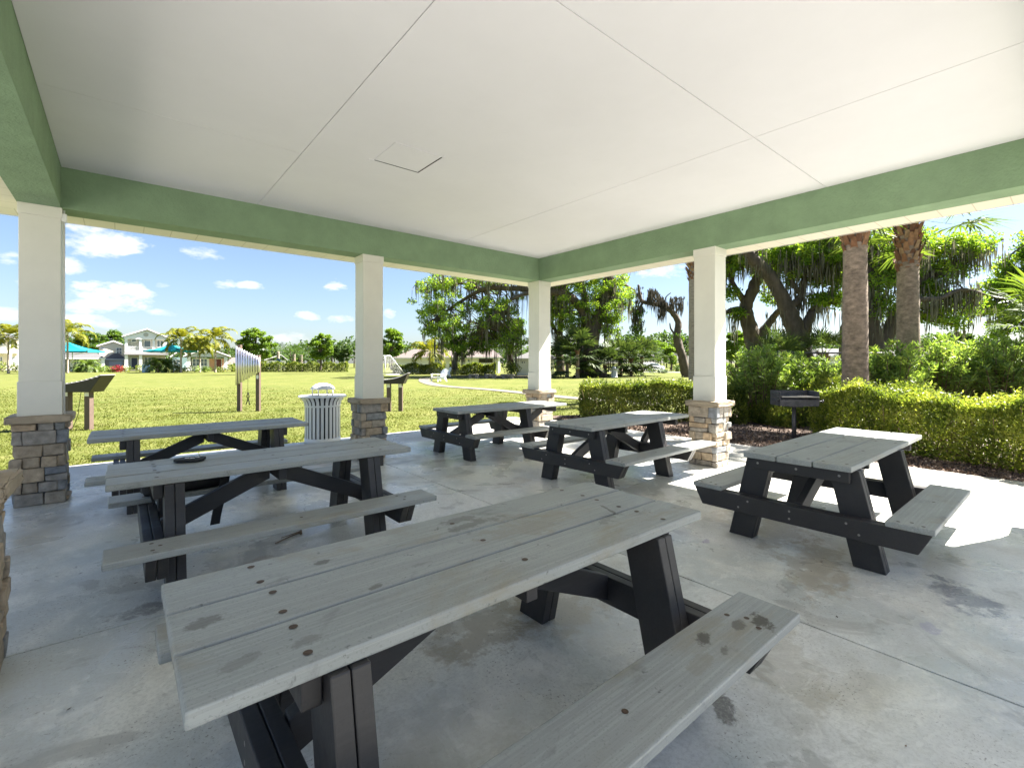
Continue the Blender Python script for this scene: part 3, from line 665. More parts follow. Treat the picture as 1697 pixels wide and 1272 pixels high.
bm = bmesh.new(); tube(bm, [(-.20, -.03, .006), (-.05, .0, .012), (.06, .02, .01)], [.004, .006, .007], 6); tube(bm, [(-.1, .05, .006), (.02, .02, .02), (.07, .03, .014)], [.003, .005, .008], 6); tube(bm, [(.05, -.01, .01), (.075, .03, .02)], [.012, .011], 6)
obj('stem', bm, M['twig'], tw)
n = 130; lx = RNG.uniform(SX0+.2, AX1, n); ly = RNG.uniform(B0, SY1, n)
q = leafquads(np.stack([lx, ly, np.full(n, .008)], 1), RNG.uniform(.012, .040, n), .38, 0, flat=6)
q[:, :, 2] = .004+np.abs(q[:, :, 2]-.008)*.25
stuff(npmesh('leaf_litter', q, 4, M['leaflitter']))['label'] = 'dry leaves and bits of litter scattered over the concrete'
# ================================================================ LITTER BINS
def make_bin(label, loc):
    t = thing('litter_bin', label, 'litter bin', loc, STREET, 'white slatted litter bins')
    R0 = .325
    bm = bmesh.new(); n = 26; prof = [(R0-.012, .05), (R0, .12), (R0, .70), (R0+.02, .80), (R0+.07, .865), (R0+.105, .89)]
    for k in range(n):
        a = 2*PI*k/n; da = 2*PI/n*.33; prev = None
        for r, z in prof:
            cur = [bm.verts.new((rr*math.cos(a+s*da), rr*math.sin(a+s*da), z)) for rr, s in ((r, -1), (r, 1), (r-.007, 1), (r-.007, -1))]
            if prev:
                for j in range(4): bm.faces.new([prev[j], prev[(j+1) % 4], cur[(j+1) % 4], cur[j]])
            prev = cur
    obj('slatted_body', bm, M['metalwhite'], t)
    bm = bmesh.new(); lathe(bm, [(R0-.015, .0), (R0+.006, .0), (R0+.006, .10), (R0-.015, .10), (R0-.015, 0)], 40); obj('base_ring', bm, M['metalwhite'], t)
    bm = bmesh.new(); lathe(bm, [(R0-.012, .70), (R0+.004, .70), (R0+.004, .735), (R0-.012, .735), (R0-.012, .70)], 40); obj('hoop', bm, M['metalwhite'], t)
    bm = bmesh.new(); lathe(bm, [(.21, .895), (R0+.11, .885), (R0+.125, .895), (R0+.11, .915), (.21, .915), (.21, .895)], 40); obj('rim', bm, M['metalwhite'], t)
    bm = bmesh.new(); lathe(bm, [(.0, .04), (R0-.03, .04), (R0-.03, .86), (R0-.04, .86), (R0-.04, .06)], 32); obj('liner', bm, M['liner'], t)
    bm = bmesh.new(); lathe(bm, [(.002, 1.155), (.07, 1.15), (.13, 1.132), (.18, 1.10), (.222, 1.05), (.226, 1.035), (.215, 1.035), (.002, 1.04)], 32); ld = obj('dome_lid', bm, M['metalwhite'], t)
    for k in range(4):
        bm = bmesh.new(); a = PI/4+k*PI/2; tube(bm, [(.2*math.cos(a), .2*math.sin(a), .905), (.2*math.cos(a), .2*math.sin(a), 1.05)], .011, 8)
        obj('lid_post', bm, M['metalwhite'], ld)
    return t
p = gp(526, 735.5); bin0 = make_bin('white slatted litter bin with dome lid standing beside the middle column', (p.x+.25*cs, p.y+.25*sn, -.004))
p = gp(1018, 624.3); dup(bin0, (p.x, p.y, -.06), STREET, 'distant white litter bin near the oak trunks beyond the clipped hedge', 'white slatted litter bins')
# ================================================================ MUSIC INSTRUMENTS ON THE LAWN
p0 = gp(397, 681, -.06); p1 = gp(428, 681, -.06); d0 = F*(H+.06)/(681-HY)
ch = thing('outdoor_chimes', 'row of hanging silver chime tubes on two brown posts in the lawn', 'chimes', p0, STREET); sx = (428-397)/F*d0
for k, (x, zt) in enumerate(((0, 2.2), (sx, 1.86))):
    bm = bmesh.new(); box(bm, x-.06, x+.06, -.055, .055, -.1, zt, bev=.006); pst = obj('post', bm, M['brown'], ch)
    if k: bm = bmesh.new(); box(bm, x-.035, x+.035, -.062, -.0555, 1.08, 1.2); obj('label_plate', bm, M['metalwhite'], pst)
bm = bmesh.new()
for z0, z1, zz in ((2.0, 1.72, .0), (1.25, 1.42, 0)): prism(bm, [(-.06, z0), (sx+.06, z1), (sx+.06, z1-.07), (-.06, z0-.07)], 'y', -.085, -.056, bev=.004)
obj('rail', bm, M['brown'], ch)
nT = 10
for k in range(nT):
    u = k/(nT-1); x = -.03+u*(sx+.12); zt = 2.14-.36*u; zb = .87+.42*u
    bm = bmesh.new(); tube(bm, [(x, -.125, zb), (x, -.125, zt)], .031, 12); obj('chime_tube', bm, M['alu'], ch)
bm = bmesh.new(); mx = (415-397)/F*d0; tube(bm, [(mx, -.14, 1.25), (mx-.01, -.14, .62)], .006, 6)
tube(bm, [(mx, -.14, .64), (mx-.045, -.14, .50), (mx+.03, -.14, .34), (mx+.05, -.14, .22)], .016, 6); tube(bm, [(mx, -.14, .64), (mx+.035, -.14, .50), (mx-.03, -.14, .34), (mx-.07, -.14, .22)], .016, 6)
obj('mallet', bm, M['rope'], ch)
def marimba(label, xl, xr, py, ph, pxa, pxb, pya, pyb, pyc, mall=True):
    """slanted bar instrument on two posts; side panel sweeps up to one end"""
    d = F*(H+.06)/(py-HY); o = gp(xl, py, -.06); t = thing('lawn_marimba', label, 'marimba', o, STREET, 'slanted marimbas on posts')
    u = lambda px: (px-xl)/F*d; sp = u(xr)
    for x in (0, sp):
        bm = bmesh.new(); box(bm, x-.065, x+.065, -.06, .06, -.1, ph, bev=.006); pst = obj('post', bm, M['brown'], t)
        bm = bmesh.new(); box(bm, x-.05, x+.05, -.067, -.0605, ph-.14, ph-.02); obj('label_plate', bm, M['metalwhite'], pst)
    xa, xb = u(pxa), u(pxb); za, zb = pz(pya, d)+.06, pz(pyb, d)+.06
    N = 12; zbt = pz(pyc, d)+.06; fz = lambda a: za+(zb-za)*(.25*a+.75*a**2.6)
    top = [(xa+(xb-xa)*k/N, fz(k/N)) for k in range(N+1)]
    poly = [(xa-.03, zbt), (xa+(xb-xa)*.82, zbt)]+top[::-1]
    bm = bmesh.new(); prism(bm, poly, 'y', -.20, .20, bev=.006); obj('trough', bm, M['darkbrown'], t)
    n = 14
    for k in range(n):
        a = (k+.5)/n; x = xa+(xb-xa)*a; z = fz(a)+.008; sl = (zb-za)*(.25+1.95*a**1.6)/(xb-xa); hw = (xb-xa)/n*.36
        bm = bmesh.new(); prism(bm, [(x-hw, z-hw*sl), (x+hw, z+hw*sl), (x+hw, z+hw*sl+.018), (x-hw, z-hw*sl+.018)], 'y', -.215, .215); obj('tone_bar', bm, M['alu'], t)
    if mall:
        bm = bmesh.new(); x = sp-.12; tube(bm, smoothpath([(x, -.08, ph-.05), (x-.03, -.1, .55), (x-.05, -.1, .36)], 4), .006, 6); tube(bm, smoothpath([(x-.05, -.1, .40), (x-.1, -.12, .2), (x-.17, -.14, .04), (x-.28, -.14, .015)], 4), [.006]*9+[.016]*4, 6); obj('mallet', bm, M['rope'], t)
    return t
marimba('brown slanted marimba on posts half hidden by the left column', 112.5, 147.5, 712, .95, 70, 180, 640, 621.5, 649)
marimba('smaller looking slanted marimba on posts standing right of the middle column', 644.5, 664, 681, .93, 636, 678, 629.5, 618.3, 635.5, mall=False)
# ================================================================ PARK GRILL
d = 9.75; o = at(1316, d, -.03)
gr = thing('park_grill', 'black steel barbecue grill on a post in front of the shrubs', 'grill', o, STREET-.12)
bm = bmesh.new(); tube(bm, [(0, 0, -.1), (0, 0, .70)], .04, 10); obj('post', bm, M['greymetal'], gr)
bm = bmesh.new(); w, dp, z0, z1 = .37, .24, .70, 1.0; th = .008
box(bm, -w, w, -dp, dp, z0, z0+th); box(bm, -w, w, dp-th, dp, z0+th, z1); box(bm, -w, -w+th, -dp, dp-th, z0+th, z1); box(bm, w-th, w, -dp, dp-th, z0+th, z1); box(bm, -w+th, w-th, -dp, -dp+th, z0+th, z0+.13)
box(bm, -.12, .12, -.12, .12, z0-.03, z0-.001)
fb_ = obj('firebox', bm, M['greymetal'], gr)
bm = bmesh.new(); zg = z0+.185
for k in range(17): x = -w+.03+k*(2*w-.06)/16; box(bm, x-.006, x+.006, -dp-.03, dp-.02, zg, zg+.012)
box(bm, -w+.015, w-.015, -dp-.045, -dp-.03, zg-.004, zg+.016); obj('grate', bm, M['steelbolt'], gr)
for sg in (-1, 1):
    bm = bmesh.new(); tube(bm, [(sg*(w+.001), -dp+.05, z0+.10), (sg*(w+.09), -dp+.05, z0+.10)], .012, 8); tube(bm, [(sg*(w+.09), -dp+.05+.03*math.cos(k), z0+.10+.03*math.sin(k)) for k in np.linspace(0, 6.28, 10)], .008, 6)
    for k in range(4): box(bm, *((w, w+.022) if sg > 0 else (-w-.022, -w)), -dp+.02, dp-.05, z0+.06+k*.06, z0+.075+k*.06)
    obj('handle', bm, M['greymetal'], gr)
# ================================================================ HEDGES AND SHRUBS
def hedge(name, label, cat, pl, w, h, n, leaf, m, rough=.10, seed=0, z0=-.03, hfun=None, twigs=60, group=None, round_=.0):
    """clipped hedge along a plan polyline: leaves fill the shell of the volume, bare twigs inside"""
    P = [Vector((p[0], p[1], 0)) for p in pl]; seg = [(P[i+1]-P[i]).length for i in range(len(P)-1)]; tot = sum(seg)
    t = thing(name, label, cat, (P[0].x, P[0].y, z0), 0, group); O = np.array(t.location)
    u = RNG.random(n)*tot; v = RNG.uniform(-1, 1, n); zz = RNG.random(n)
    face = RNG.random(n); top = face < .30; side = (face >= .30) & (face < .80)
    zz[top] = 1-np.abs(RNG.normal(0, .07, top.sum())); v[side] = np.sign(v[side])*(1-np.abs(RNG.normal(0, .11, side.sum())))
    # ends
    en = (face >= .80) & (face < .87); u[en] = np.where(RNG.random(en.sum()) < .5, np.abs(RNG.normal(0, .08, en.sum())), tot-np.abs(RNG.normal(0, .08, en.sum())))
    c = np.zeros((n, 3)); acc = 0
    cum = np.concatenate([[0], np.cumsum(seg)]); si = np.clip(np.searchsorted(cum, u)-1, 0, len(seg)-1)
    A = np.array([[p.x, p.y] for p in P]); dirs = np.array([(P[i+1]-P[i]).normalized().to_tuple()[:2] for i in range(len(seg))])
    loc = u-cum[si]; base = A[si]+dirs[si]*loc[:, None]; nr = np.stack([-dirs[si][:, 1], dirs[si][:, 0]], 1)
    wob = 1+rough*(np.sin(u*2.9+seed)+np.sin(u*5.3+v*2+seed*2)*.6)
    hv = h*(1+rough*.8*(np.sin(u*2.1+seed*3)+.7*np.sin(u*4.7+v*3)))*(1-round_*np.abs(v)**3)
    if hfun is not None: hv = hv*hfun(u/tot)
    wz = w/2*wob*(.80+.25*np.sin(np.clip(zz, 0, 1)*PI*.85+.2))
    c[:, :2] = base+nr*(v*wz)[:, None]; c[:, 2] = zz*hv+z0
    lump = RNG.normal(0, .5, (n, 3))*rough*.35; c += lump
    out = np.stack([nr[:, 0]*v, nr[:, 1]*v, zz*1.1], 1)
    c[:, 2] = np.maximum(c[:, 2], z0+.02)
    ns = int(n*.10); si2 = RNG.choice(np.where(top)[0], ns//6); base_ = np.repeat(c[si2], 6, 0); up_ = np.tile(np.linspace(.0, .17, 6), len(si2))[:, None]*np.repeat(RNG.uniform(.3, 1.1, len(si2)), 6)[:, None]
    dr = np.repeat(RNG.normal(0, .35, (len(si2), 3)), 6, 0); dr[:, 2] = 1; sprig = base_+dr*up_
    q = np.concatenate([leafquads(c, leaf, .5, .15, dirs=unit(out)), leafquads(sprig, leaf*.9, .42, .3)])
    npmesh('foliage', q-O, 4, m, t)
    bm = bmesh.new()
    for k in range(twigs):
        a = random.random()*tot; i = min(int(np.searchsorted(cum, a))-1 if a > 0 else 0, len(seg)-1); i = max(i, 0)
        b = A[i]+dirs[i]*(a-cum[i]); nn = np.array((-dirs[i][1], dirs[i][0])); s = random.uniform(-.35, .35)*w
        p = Vector((b[0]+nn[0]*s, b[1]+nn[1]*s, z0))-Vector(O); tip = p+Vector((random.gauss(0, .22), random.gauss(0, .22), h*random.uniform(.6, .95))); mid = p.lerp(tip, .5)+Vector((random.gauss(0, .05), random.gauss(0, .05), 0))
        tube(bm, [p, mid, tip], [.013, .009, .004], 5)
    obj('stems', bm, M['twig'], t)
    return t
hedge('clipped_hedge', 'dark green clipped hedge between the corner column and the stone pier of the right column', 'hedge', [(10.45, 9.35), (11.6, 7.5), (12.6, 5.6)], 1.15, .98, 34000, .075, M['hedge'], .06, 1)
hedge('golden_hedge', 'yellow green golden hedge behind the right picnic table', 'hedge', [(11.75, 3.25), (10.9, 1.7), (10.25, .2), (9.75, -1.4)], 1.35, 1.02, 70000, .058, M['gold'], .10, 2, twigs=130)
hedge('low_shrub', 'low yellow green bush under the oleander beside the grill', 'shrub', [(13.2, 5.5), (12.7, 4.3)], 1.0, .62, 9000, .065, M['gold'], .18, 3, twigs=40, round_=.5)
hedge('low_shrub', 'sprawling yellow green bush between the grill and the stout palm trunk', 'shrub', [(14.2, 4.5), (13.2, 3.3)], 1.0, 1.15, 8000, .07, M['gold'], .18, 4, twigs=40, round_=.5)
def oleander(label, px, d, w, h, n, group='oleander shrubs along the fence', name='oleander_shrub', lean=.5):
    o = at(px, d, -.03); t = thing(name, label, 'shrub', o, 0, group)
    bm = bmesh.new(); C = []; D = []
    for k in range(n):
        a = random.random()*2*PI; r = w*.2*random.random(); p = Vector((math.cos(a)*r, math.sin(a)*r, 0))
        sp = random.random()**.6*w*.5; tip = Vector((math.cos(a)*sp, math.sin(a)*sp, h*random.uniform(.62, 1.04)*(1-.25*(sp/(w*.5))**2)))
        mid = p.lerp(tip, .55)+Vector((0, 0, h*.08)); path = smoothpath([p, mid, tip], 5)
        tube(bm, path, [.014*(1-i/len(path))+.004 for i in range(len(path))], 4)
        for _ in range(64):
            s = random.random()**.55*.92+.08; i = min(int(s*(len(path)-1)), len(path)-2); q = path[i].lerp(path[i+1], s*(len(path)-1)-i)
            aa = random.random()*2*PI; dv = Vector((math.cos(aa), math.sin(aa), random.uniform(-.1, 1.0)+(s > .9)*.8)).normalized()
            C.append(q+dv*.07+Vector((random.gauss(0, .03), random.gauss(0, .03), 0))); D.append(dv)
    obj('stems', bm, M['twig'], t)
    D = np.array([v.to_tuple() for v in D]); C = np.array([v.to_tuple() for v in C])
    npmesh('foliage', leafquads(C, .165, .22, .0, dirs=D*2), 4, M['oleander'], t)
    return t
oleander('tall oleander shrub behind the grill, just right of the right column', 1262, 12.8, 1.9, 2.0, 120)
oleander('oleander shrub behind the grill reaching the stout palm trunk', 1335, 13.3, 1.5, 1.85, 90)
oleander('bushy oleander growing right against the stout palm trunk', 1476, 11.6, 1.6, 2.05, 100)
oleander('tall oleander rising between the two palm trunks and the frame edge, left of two', 1560, 12.0, 1.8, 2.2, 110)
oleander('tall oleander standing at the right edge of the view over the golden hedge', 1655, 11.6, 2.0, 2.25, 120)
oleander('oleander farther back behind the fence between the tall shrubs', 1420, 15.0, 2.2, 1.9, 80)
oleander('oleander farther back seen over the right golden hedge', 1610, 15.2, 2.6, 2.3, 90)
# black fence behind the shrubs
fa, fb = at(1290, 14.2, -.03), at(1640, 14.4, -.03)
fn = thing('metal_fence', 'black metal fence with a level top rail running behind the shrubs', 'fence', fa, math.atan2(fb.y-fa.y, fb.x-fa.x)); Lf = (fb-fa).length
bm = bmesh.new(); tube(bm, [(0, 0, 1.87), (Lf, 0, 1.87)], .025, 8); obj('top_rail', bm, M['black'], fn)
bm = bmesh.new(); tube(bm, [(0, 0, .15), (Lf, 0, .15)], .016, 8); obj('bottom_rail', bm, M['black'], fn)
for k in range(4):
    bm = bmesh.new(); tube(bm, [(Lf*k/3, 0, -.1), (Lf*k/3, 0, 1.93)], .032, 8); obj('post', bm, M['black'], fn)
bm = bmesh.new()
for k in range(int(Lf/.11)):
    x = k*.11+.05
    for s in (-1, 1):
        xe = x+s*1.7; z1 = 1.86
        if xe < 0: z1 = .15+(x/1.7)*1.71; xe = 0
        if xe > Lf: z1 = .15+((Lf-x)/1.7)*1.71; xe = Lf
        tube(bm, [(x, .012*s, .15), (xe, .012*s, z1)], .002, 3, cap=False)
obj('chain_mesh', bm, M['black'], fn)
# ================================================================ PALMS
M['darkpalm'] = leafmat('dark_palm_leaf', [(.025, .045, .014), (.05, .08, .022), (.10, .13, .035)], .35, .35, (1.2, 1.2, .7))
def fan_frond(q, origin, az, el, plen, flen, n=26, droop=.5, lw=.030):
    """a fan leaf: petiole then splayed folded leaflets"""
    d = np.array((math.cos(az)*math.cos(el), math.sin(az)*math.cos(el), math.sin(el))); c = origin+d*plen; c[2] -= .12*plen
    side = np.array((-math.sin(az), math.cos(az), 0)); upv = np.cross(side, d)*-1
    q.append([origin-side*.018, origin+side*.018, c+side*.012, c-side*.012])
    for k in range(n):
        a = (k/(n-1)-.5)*3.6; l = flen*(1-.22*abs(a)/1.8)*random.uniform(.88, 1.08); v = d*math.cos(a)+side*math.sin(a)+upv*(.10*math.cos(a)+random.gauss(0, .06))
        wv = np.cross(v, upv); wv = wv/np.linalg.norm(wv)*flen*lw
        m1 = c+v*l*.55; e = c+v*l-np.array((0, 0, droop*l*random.uniform(.15, .5)))
        q.append([c, c+wv*.25, m1+wv, m1-wv]); q.append([m1-wv, m1+wv, e+wv*.12, e-wv*.12])
def pin_frond(q, origin, az, el, L, n=34, droop=.9, ll=.45, w=.035):
    side = np.array((-math.sin(az), math.cos(az), 0)); hd = np.array((math.cos(az), math.sin(az), 0)); p = origin.copy(); prev = p.copy(); e = el
    for k in range(n):
        t = k/(n-1); e = el-droop*1.9*t*t; st = hd*math.cos(e)+np.array((0, 0, math.sin(e))); p = prev+st*L/n; 
        q.append([prev-side*.014*(1.3-t), prev+side*.014*(1.3-t), p+side*.014*(1.2-t), p-side*.014*(1.2-t)]); prev = p.copy()
        if t < .1: continue
        l = ll*math.sin(min(1, t*1.25+.12)*PI*.82)**.6*random.uniform(.85, 1.1)
        for s in (-1, 1):
            v = side*s*.85+st*.55+np.array((0, 0, random.uniform(-.25, .15))); v /= np.linalg.norm(v); en = p+v*l-np.array((0, 0, .35*l)); m1 = p+v*l*.5; u = st*w
            q.append([p-u*.4, p+u*.4, m1+u*.6, m1-u*.6]); q.append([m1-u*.6, m1+u*.6, en+u*.05, en-u*.05])
def palm(name, label, base, h, r0, r1, fronds, m, kind='fan', plen=1.1, flen=.95, el=(-.5, 1.3), barkm='palmbark', boots=0, lean=(0, 0), group=None, droop=.5, L=2.4, n=None, ll=.45, w=.035, bulge=1.0, only=None, lw=.030):
    t = thing(name, label, 'palm tree', base, 0, group); bm = bmesh.new(); R = random.Random(h)
    k = 26; pts = [(lean[0]*(i/k)**1.5, lean[1]*(i/k)**1.5, -.1+(h+.1)*i/k) for i in range(k+1)]
    rad = [(r0+(r1-r0)*i/k)*(1+.025*R.uniform(-1, 1))*(1+.22*max(0, 1-i/3.)) for i in range(k+1)]
    tube(bm, pts, rad, 18); obj('trunk', bm, M[barkm], t)
    top = np.array((lean[0], lean[1], h))
    if boots > 0:
        q = []; nb = int(boots*60)
        for i in range(nb):
            z = h-boots+boots*(i/nb); a = i*2.399; rr = r1*(1.0+.35*(i/nb)**.7); b = np.array((lean[0]+rr*math.cos(a)*.9, lean[1]+rr*math.sin(a)*.9, z)); o = np.array((math.cos(a), math.sin(a), 0)); s = np.array((-math.sin(a), math.cos(a), 0))
            a += R.uniform(-.35, .35); z += R.uniform(-.05, .05); l = R.uniform(.10, .34); e = b+o*l*.42*bulge+np.array((0, 0, l)); ww = .075
            q.append([b-s*ww, b+s*ww, e+s*ww*.55, e-s*ww*.55]); q.append([b-s*ww-o*.03, b+s*ww-o*.03, e+s*ww*.4-o*.04, e-s*ww*.4-o*.04])
        npmesh('leaf_boots', q, 4, M['boot'], t)
    q = []
    for i in range(fronds):
        az = i*2.399+R.uniform(-.3, .3); e = el[0]+(el[1]-el[0])*((i+.5)/fronds)
        if only and not only(az % (2*PI)): continue
        if kind == 'fan': fan_frond(q, top.copy(), az, e, plen*R.uniform(.8, 1.15), flen*R.uniform(.85, 1.1), n or 26, droop, lw)
        else: pin_frond(q, top.copy(), az, e, L*R.uniform(.85, 1.1), n or 34, droop, ll, w)
    npmesh('crown', q, 4, M[m], t); return t
palm('cabbage_palm', 'stout brown palm trunk in front of the fence, its head hidden by the eave', at(1417, 10.6, -.03), 5.75, .265, .21, 24, 'palmleaf', boots=1.75, plen=1.3, flen=1.0, el=(-.5, 1.3))
palm('cabbage_palm', 'second palm trunk farther right with shaggy orange boots at the top', at(1505, 13.0, -.03), 5.55, .27, .235, 26, 'palmleaf', boots=1.55, plen=1.35, flen=1.05, el=(-.35, 1.3), lean=(.05, .02), bulge=.9)
palm('cabbage_palm', 'pale grey palm trunk seen just left of the right column', at(1150, 20, -.03), 8.2, .22, .2, 22, 'palmleaf', barkm='palegrey', boots=3.2, plen=1.5, flen=1.1, bulge=1.6, el=(-.2, 1.3))
palm('cabbage_palm', 'low palm whose fronds reach in at the right edge of the frame', at(1765, 11.5, -.03), 2.5, .2, .2, 26, 'palmleaf', boots=.6, plen=1.0, flen=.95, el=(-.7, 1.2))
for i, (px, d, h, pl, lab) in enumerate(((1003, 54, 1.3, 1.7, 'bushy young fan palm left of the distant litter bin'), (1029, 55, 2.0, 1.9, 'fan palm right of the distant litter bin with dark drooping fronds'), (1046, 56, 2.0, 1.9, 'young fan palm between the distant litter bin and the white car'), (1064, 58, 2.4, 1.8, 'fan palm standing in front of the white car'), (940, 52, 1.7, 2.1, 'squat fan palm spreading left of the big oak trunk'), (957, 50, 2.8, 1.9, 'fan palm against the big oak trunk'))):
    palm('fan_palm', lab, at(px, d, -.05), h, .2, .18, 26, 'darkpalm', plen=pl, flen=1.5, lw=.062, n=18, el=(-.75, 1.35), group='young fan palms under the oaks', boots=.4)
for px, d, h, lab in ((1290, 19, 1.5, 'shrubby fan palm in the shade behind the left oleander'), (1365, 20, 1.8, 'dark fan palm behind the fence beside the stout palm trunk')):
    palm('fan_palm', lab, at(px, d, -.05), h, .15, .14, 18, 'darkpalm', plen=1.0, flen=.9, el=(-.6, 1.35), group='young fan palms under the oaks', boots=.4)
for px, py, d, h, lab in ((300, 553, 76, 0, 'yellowish feather palm nearest the second teal shade canopy'), (331, 563, 80, 0, 'smaller yellowish feather palm between two taller ones'), (357, 552, 77, 0, 'yellowish feather palm in front of the peach cottage'), (14, 548, 70, 0, 'yellowish feather palm at the left edge of the frame'), (112, 545, 72, 0, 'yellowish feather palm half hidden by the left column'), (712, 575, 66, 0, 'small feather palm in front of the long low house')):
    o = at(px, d, -.06); h = pz(py+9, d)
    palm('feather_palm', lab, o, h, .15, .11, 17, 'yellowpalm', kind='pin', L=3.6 if px != 331 else 2.9, el=(-.25, 1.35), barkm='palegrey', group='yellowish feather palms by the houses', droop=.95, n=22, ll=.95, w=.17)
for px, d, h, lab in ((145, 78, .9, 'dark low palm in front of the white cottage'), (262, 76, 1.1, 'dark bushy palm in front of the grey house porch'), (275, 78, 1.0, 'dark bushy palm between the grey house and the second canopy pole')):
    palm('low_palm', lab, at(px, d, -.06), h, .14, .12, 22, 'palmleaf', kind='pin', L=2.3, el=(-.3, 1.35), group='dark low palms by the houses', droop=1.0, n=18, ll=.7, w=.13)
for px, d, h, lab in ((487, 86, 3.2, 'left one of two pale trunked cabbage palms at the far side of the lawn'), (499, 86, 3.0, 'right one of two pale trunked cabbage palms at the far side of the lawn'), (461, 92, 3.8, 'cabbage palm behind the round blue sign')):
    palm('cabbage_palm', lab, at(px, d, -.06), h, .3, .28, 18, 'farleaf', plen=1.3, flen=1.2, barkm='palegrey', group='cabbage palms across the lawn', n=14)
# ================================================================ BROADLEAF TREES
def tree(name, label, base, limbs, blobs, nleaf, leaf, m, d, moss=0, mossl=(.6, 1.6), group=None, cat='tree', extra=26, mossw=.05, rc=1.0, density=1.0, barkm='bark', depthk=1.0, twl=1.0, dmax=5, tw=1.0):
    """limbs: list of ([(px,py,dd)...], r0, r1) ; blobs: (px,py,rx,ry,weight) crown masses, all in survey pixels at distance d"""
    O = Vector(base); t = thing(name, label, cat, O, 0, group); bm = bmesh.new(); k = d/F
    skel = []
    for pts, r0, r1 in limbs:
        w = [P3(px, py, d+dd)-O for px, py, dd in pts]; sp = smoothpath(w, 7)
        sp = [p+Vector((random.gauss(0, .02), random.gauss(0, .02), 0))*min(r0*2, .6) for p in sp]
        tube(bm, sp, [r0+(r1-r0)*(i/(len(sp)-1))**.8 for i in range(len(sp))], 12, rough=.07); skel += sp
    C = []; Rr = []; W = []
    for px, py, rx, ry, wt in blobs:
        rr = rx*k*depthk; n = max(3, int(extra*wt*(rx*ry)/900))
        for _ in range(n):
            v = unit(RNG.normal(size=3))*random.random()**.5
            c = P3(px, py, d)-O+RIGHT*(v[0]*rx*k)+FWD*(v[1]*min(rr, dmax))+Vector((0, 0, v[2]*ry*k)); C.append(c.to_tuple()); Rr.append(random.uniform(.55, 1.15)*rc); W.append(wt)
    C = np.array(C); Rr = np.array(Rr); SK = np.array([p.to_tuple() for p in skel])
    for i in range(len(C)):                                # twigs tie each leaf mass to the nearest limb
        j = int(np.argmin(((SK-C[i])**2).sum(1)+((SK[:, 2] > C[i][2]+.5)*2.0))); a = Vector(SK[j]); b = Vector(C[i])
        if (a-b).length > 7*twl: continue
        ln = (a-b).length; r = (.012+.010*ln*rc)*tw
        pth = smoothpath([a, a.lerp(b, .35)+Vector((random.gauss(0, .12), random.gauss(0, .12), random.gauss(.06, .10)))*ln*.9, a.lerp(b, .7)+Vector((random.gauss(0, .1), random.gauss(0, .1), random.gauss(.08, .10)))*ln*.8, b], 3)
        tube(bm, pth, [r*(1.5-1.1*q/(len(pth)-1)) for q in range(len(pth))], 5, cap=False)
    obj('trunk', bm, M[barkm], t)
    per = np.maximum(8, (nleaf*Rr**2/np.sum(Rr**2))).astype(int)
    c = np.repeat(C, per, 0); r = np.repeat(Rr, per)[:, None]; v = unit(RNG.normal(size=c.shape))*RNG.random((len(c), 1))**.42*r; v[:, 2] *= .62
    npmesh('crown', leafquads(c+v, leaf, .55, .1, dirs=unit(v)*.6, flat=.8), 4, M[m], t)
    if moss:
        idx = RNG.integers(0, len(C), moss); lens = RNG.uniform(mossl[0], mossl[1], moss)
        tops = C[idx]+RNG.normal(size=(moss, 3))*.3; tops[:, 2] -= Rr[idx]*.3
        si = RNG.integers(0, len(SK), moss//2); tops = np.concatenate([tops, SK[si]+RNG.normal(size=(moss//2, 3))*.05]); lens = np.concatenate([lens, RNG.uniform(mossl[0], mossl[1], moss//2)])
        npmesh('hanging_moss', mossquads(tops, lens, mossw, 7, .22*rc), 4, M['moss'], t)
    return t
# the great live oak behind the corner column
d = 54
tree('live_oak', 'huge spreading live oak with hanging moss behind the corner column, thick trunk at its right', at(980, d, -.06),
     [([(985, 628, 0), (978, 590, 0), (985, 545, 0), (1000, 500, 0), (1010, 455, 0)], 1.15, .5), ([(970, 628, 0), (962, 580, 1), (972, 520, 1), (965, 470, 0)], .6, .3),
      ([(984, 555, 0), (950, 495, -1), (900, 482, -2), (850, 478, -2), (800, 480, -1), (745, 512, 0), (705, 540, 0)], .55, .10), ([(900, 482, -2), (860, 490, -3), (830, 510, -3), (800, 540, -3)], .25, .08),
      ([(985, 500, 0), (1020, 470, 1), (1050, 480, 1)], .4, .1), ([(800, 480, -1), (770, 470, 0), (720, 470, 0), (690, 465, 0)], .2, .06)],
     [(735, 470, 50, 24, 1.1), (715, 510, 34, 30, 1), (800, 462, 70, 22, 1.1), (762, 530, 45, 32, .9), (830, 520, 50, 42, 1.1), (845, 560, 40, 25, 1), (800, 565, 34, 22, .8), (715, 548, 30, 24, .8), (880, 455, 60, 25, 1.1), (935, 500, 40, 40, 1), (1000, 500, 42, 40, 1.1), (1025, 490, 24, 34, 1.1), (1005, 530, 30, 24, .8), (955, 530, 26, 24, .8), (985, 455, 60, 26, 1), (1015, 540, 26, 28, .7), (940, 550, 20, 22, .6), (960, 420, 130, 30, 1), (760, 575, 34, 12, .6)],
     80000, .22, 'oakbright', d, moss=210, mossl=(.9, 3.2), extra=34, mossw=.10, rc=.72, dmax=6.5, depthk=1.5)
tree('live_oak', 'slimmer oak trunk draped in moss just right of the corner column', at(929, 58, -.06), [([(930, 616, 0), (926, 570, 0), (930, 520, 0), (922, 470, 0)], .55, .25), ([(928, 560, 0), (905, 520, 0), (890, 490, 0)], .25, .1)],
     [(920, 500, 34, 34, .9), (900, 470, 40, 24, .9), (935, 455, 30, 20, .8)], 10000, .28, 'oakbright', 58, moss=60, mossl=(1.2, 3), mossw=.09)
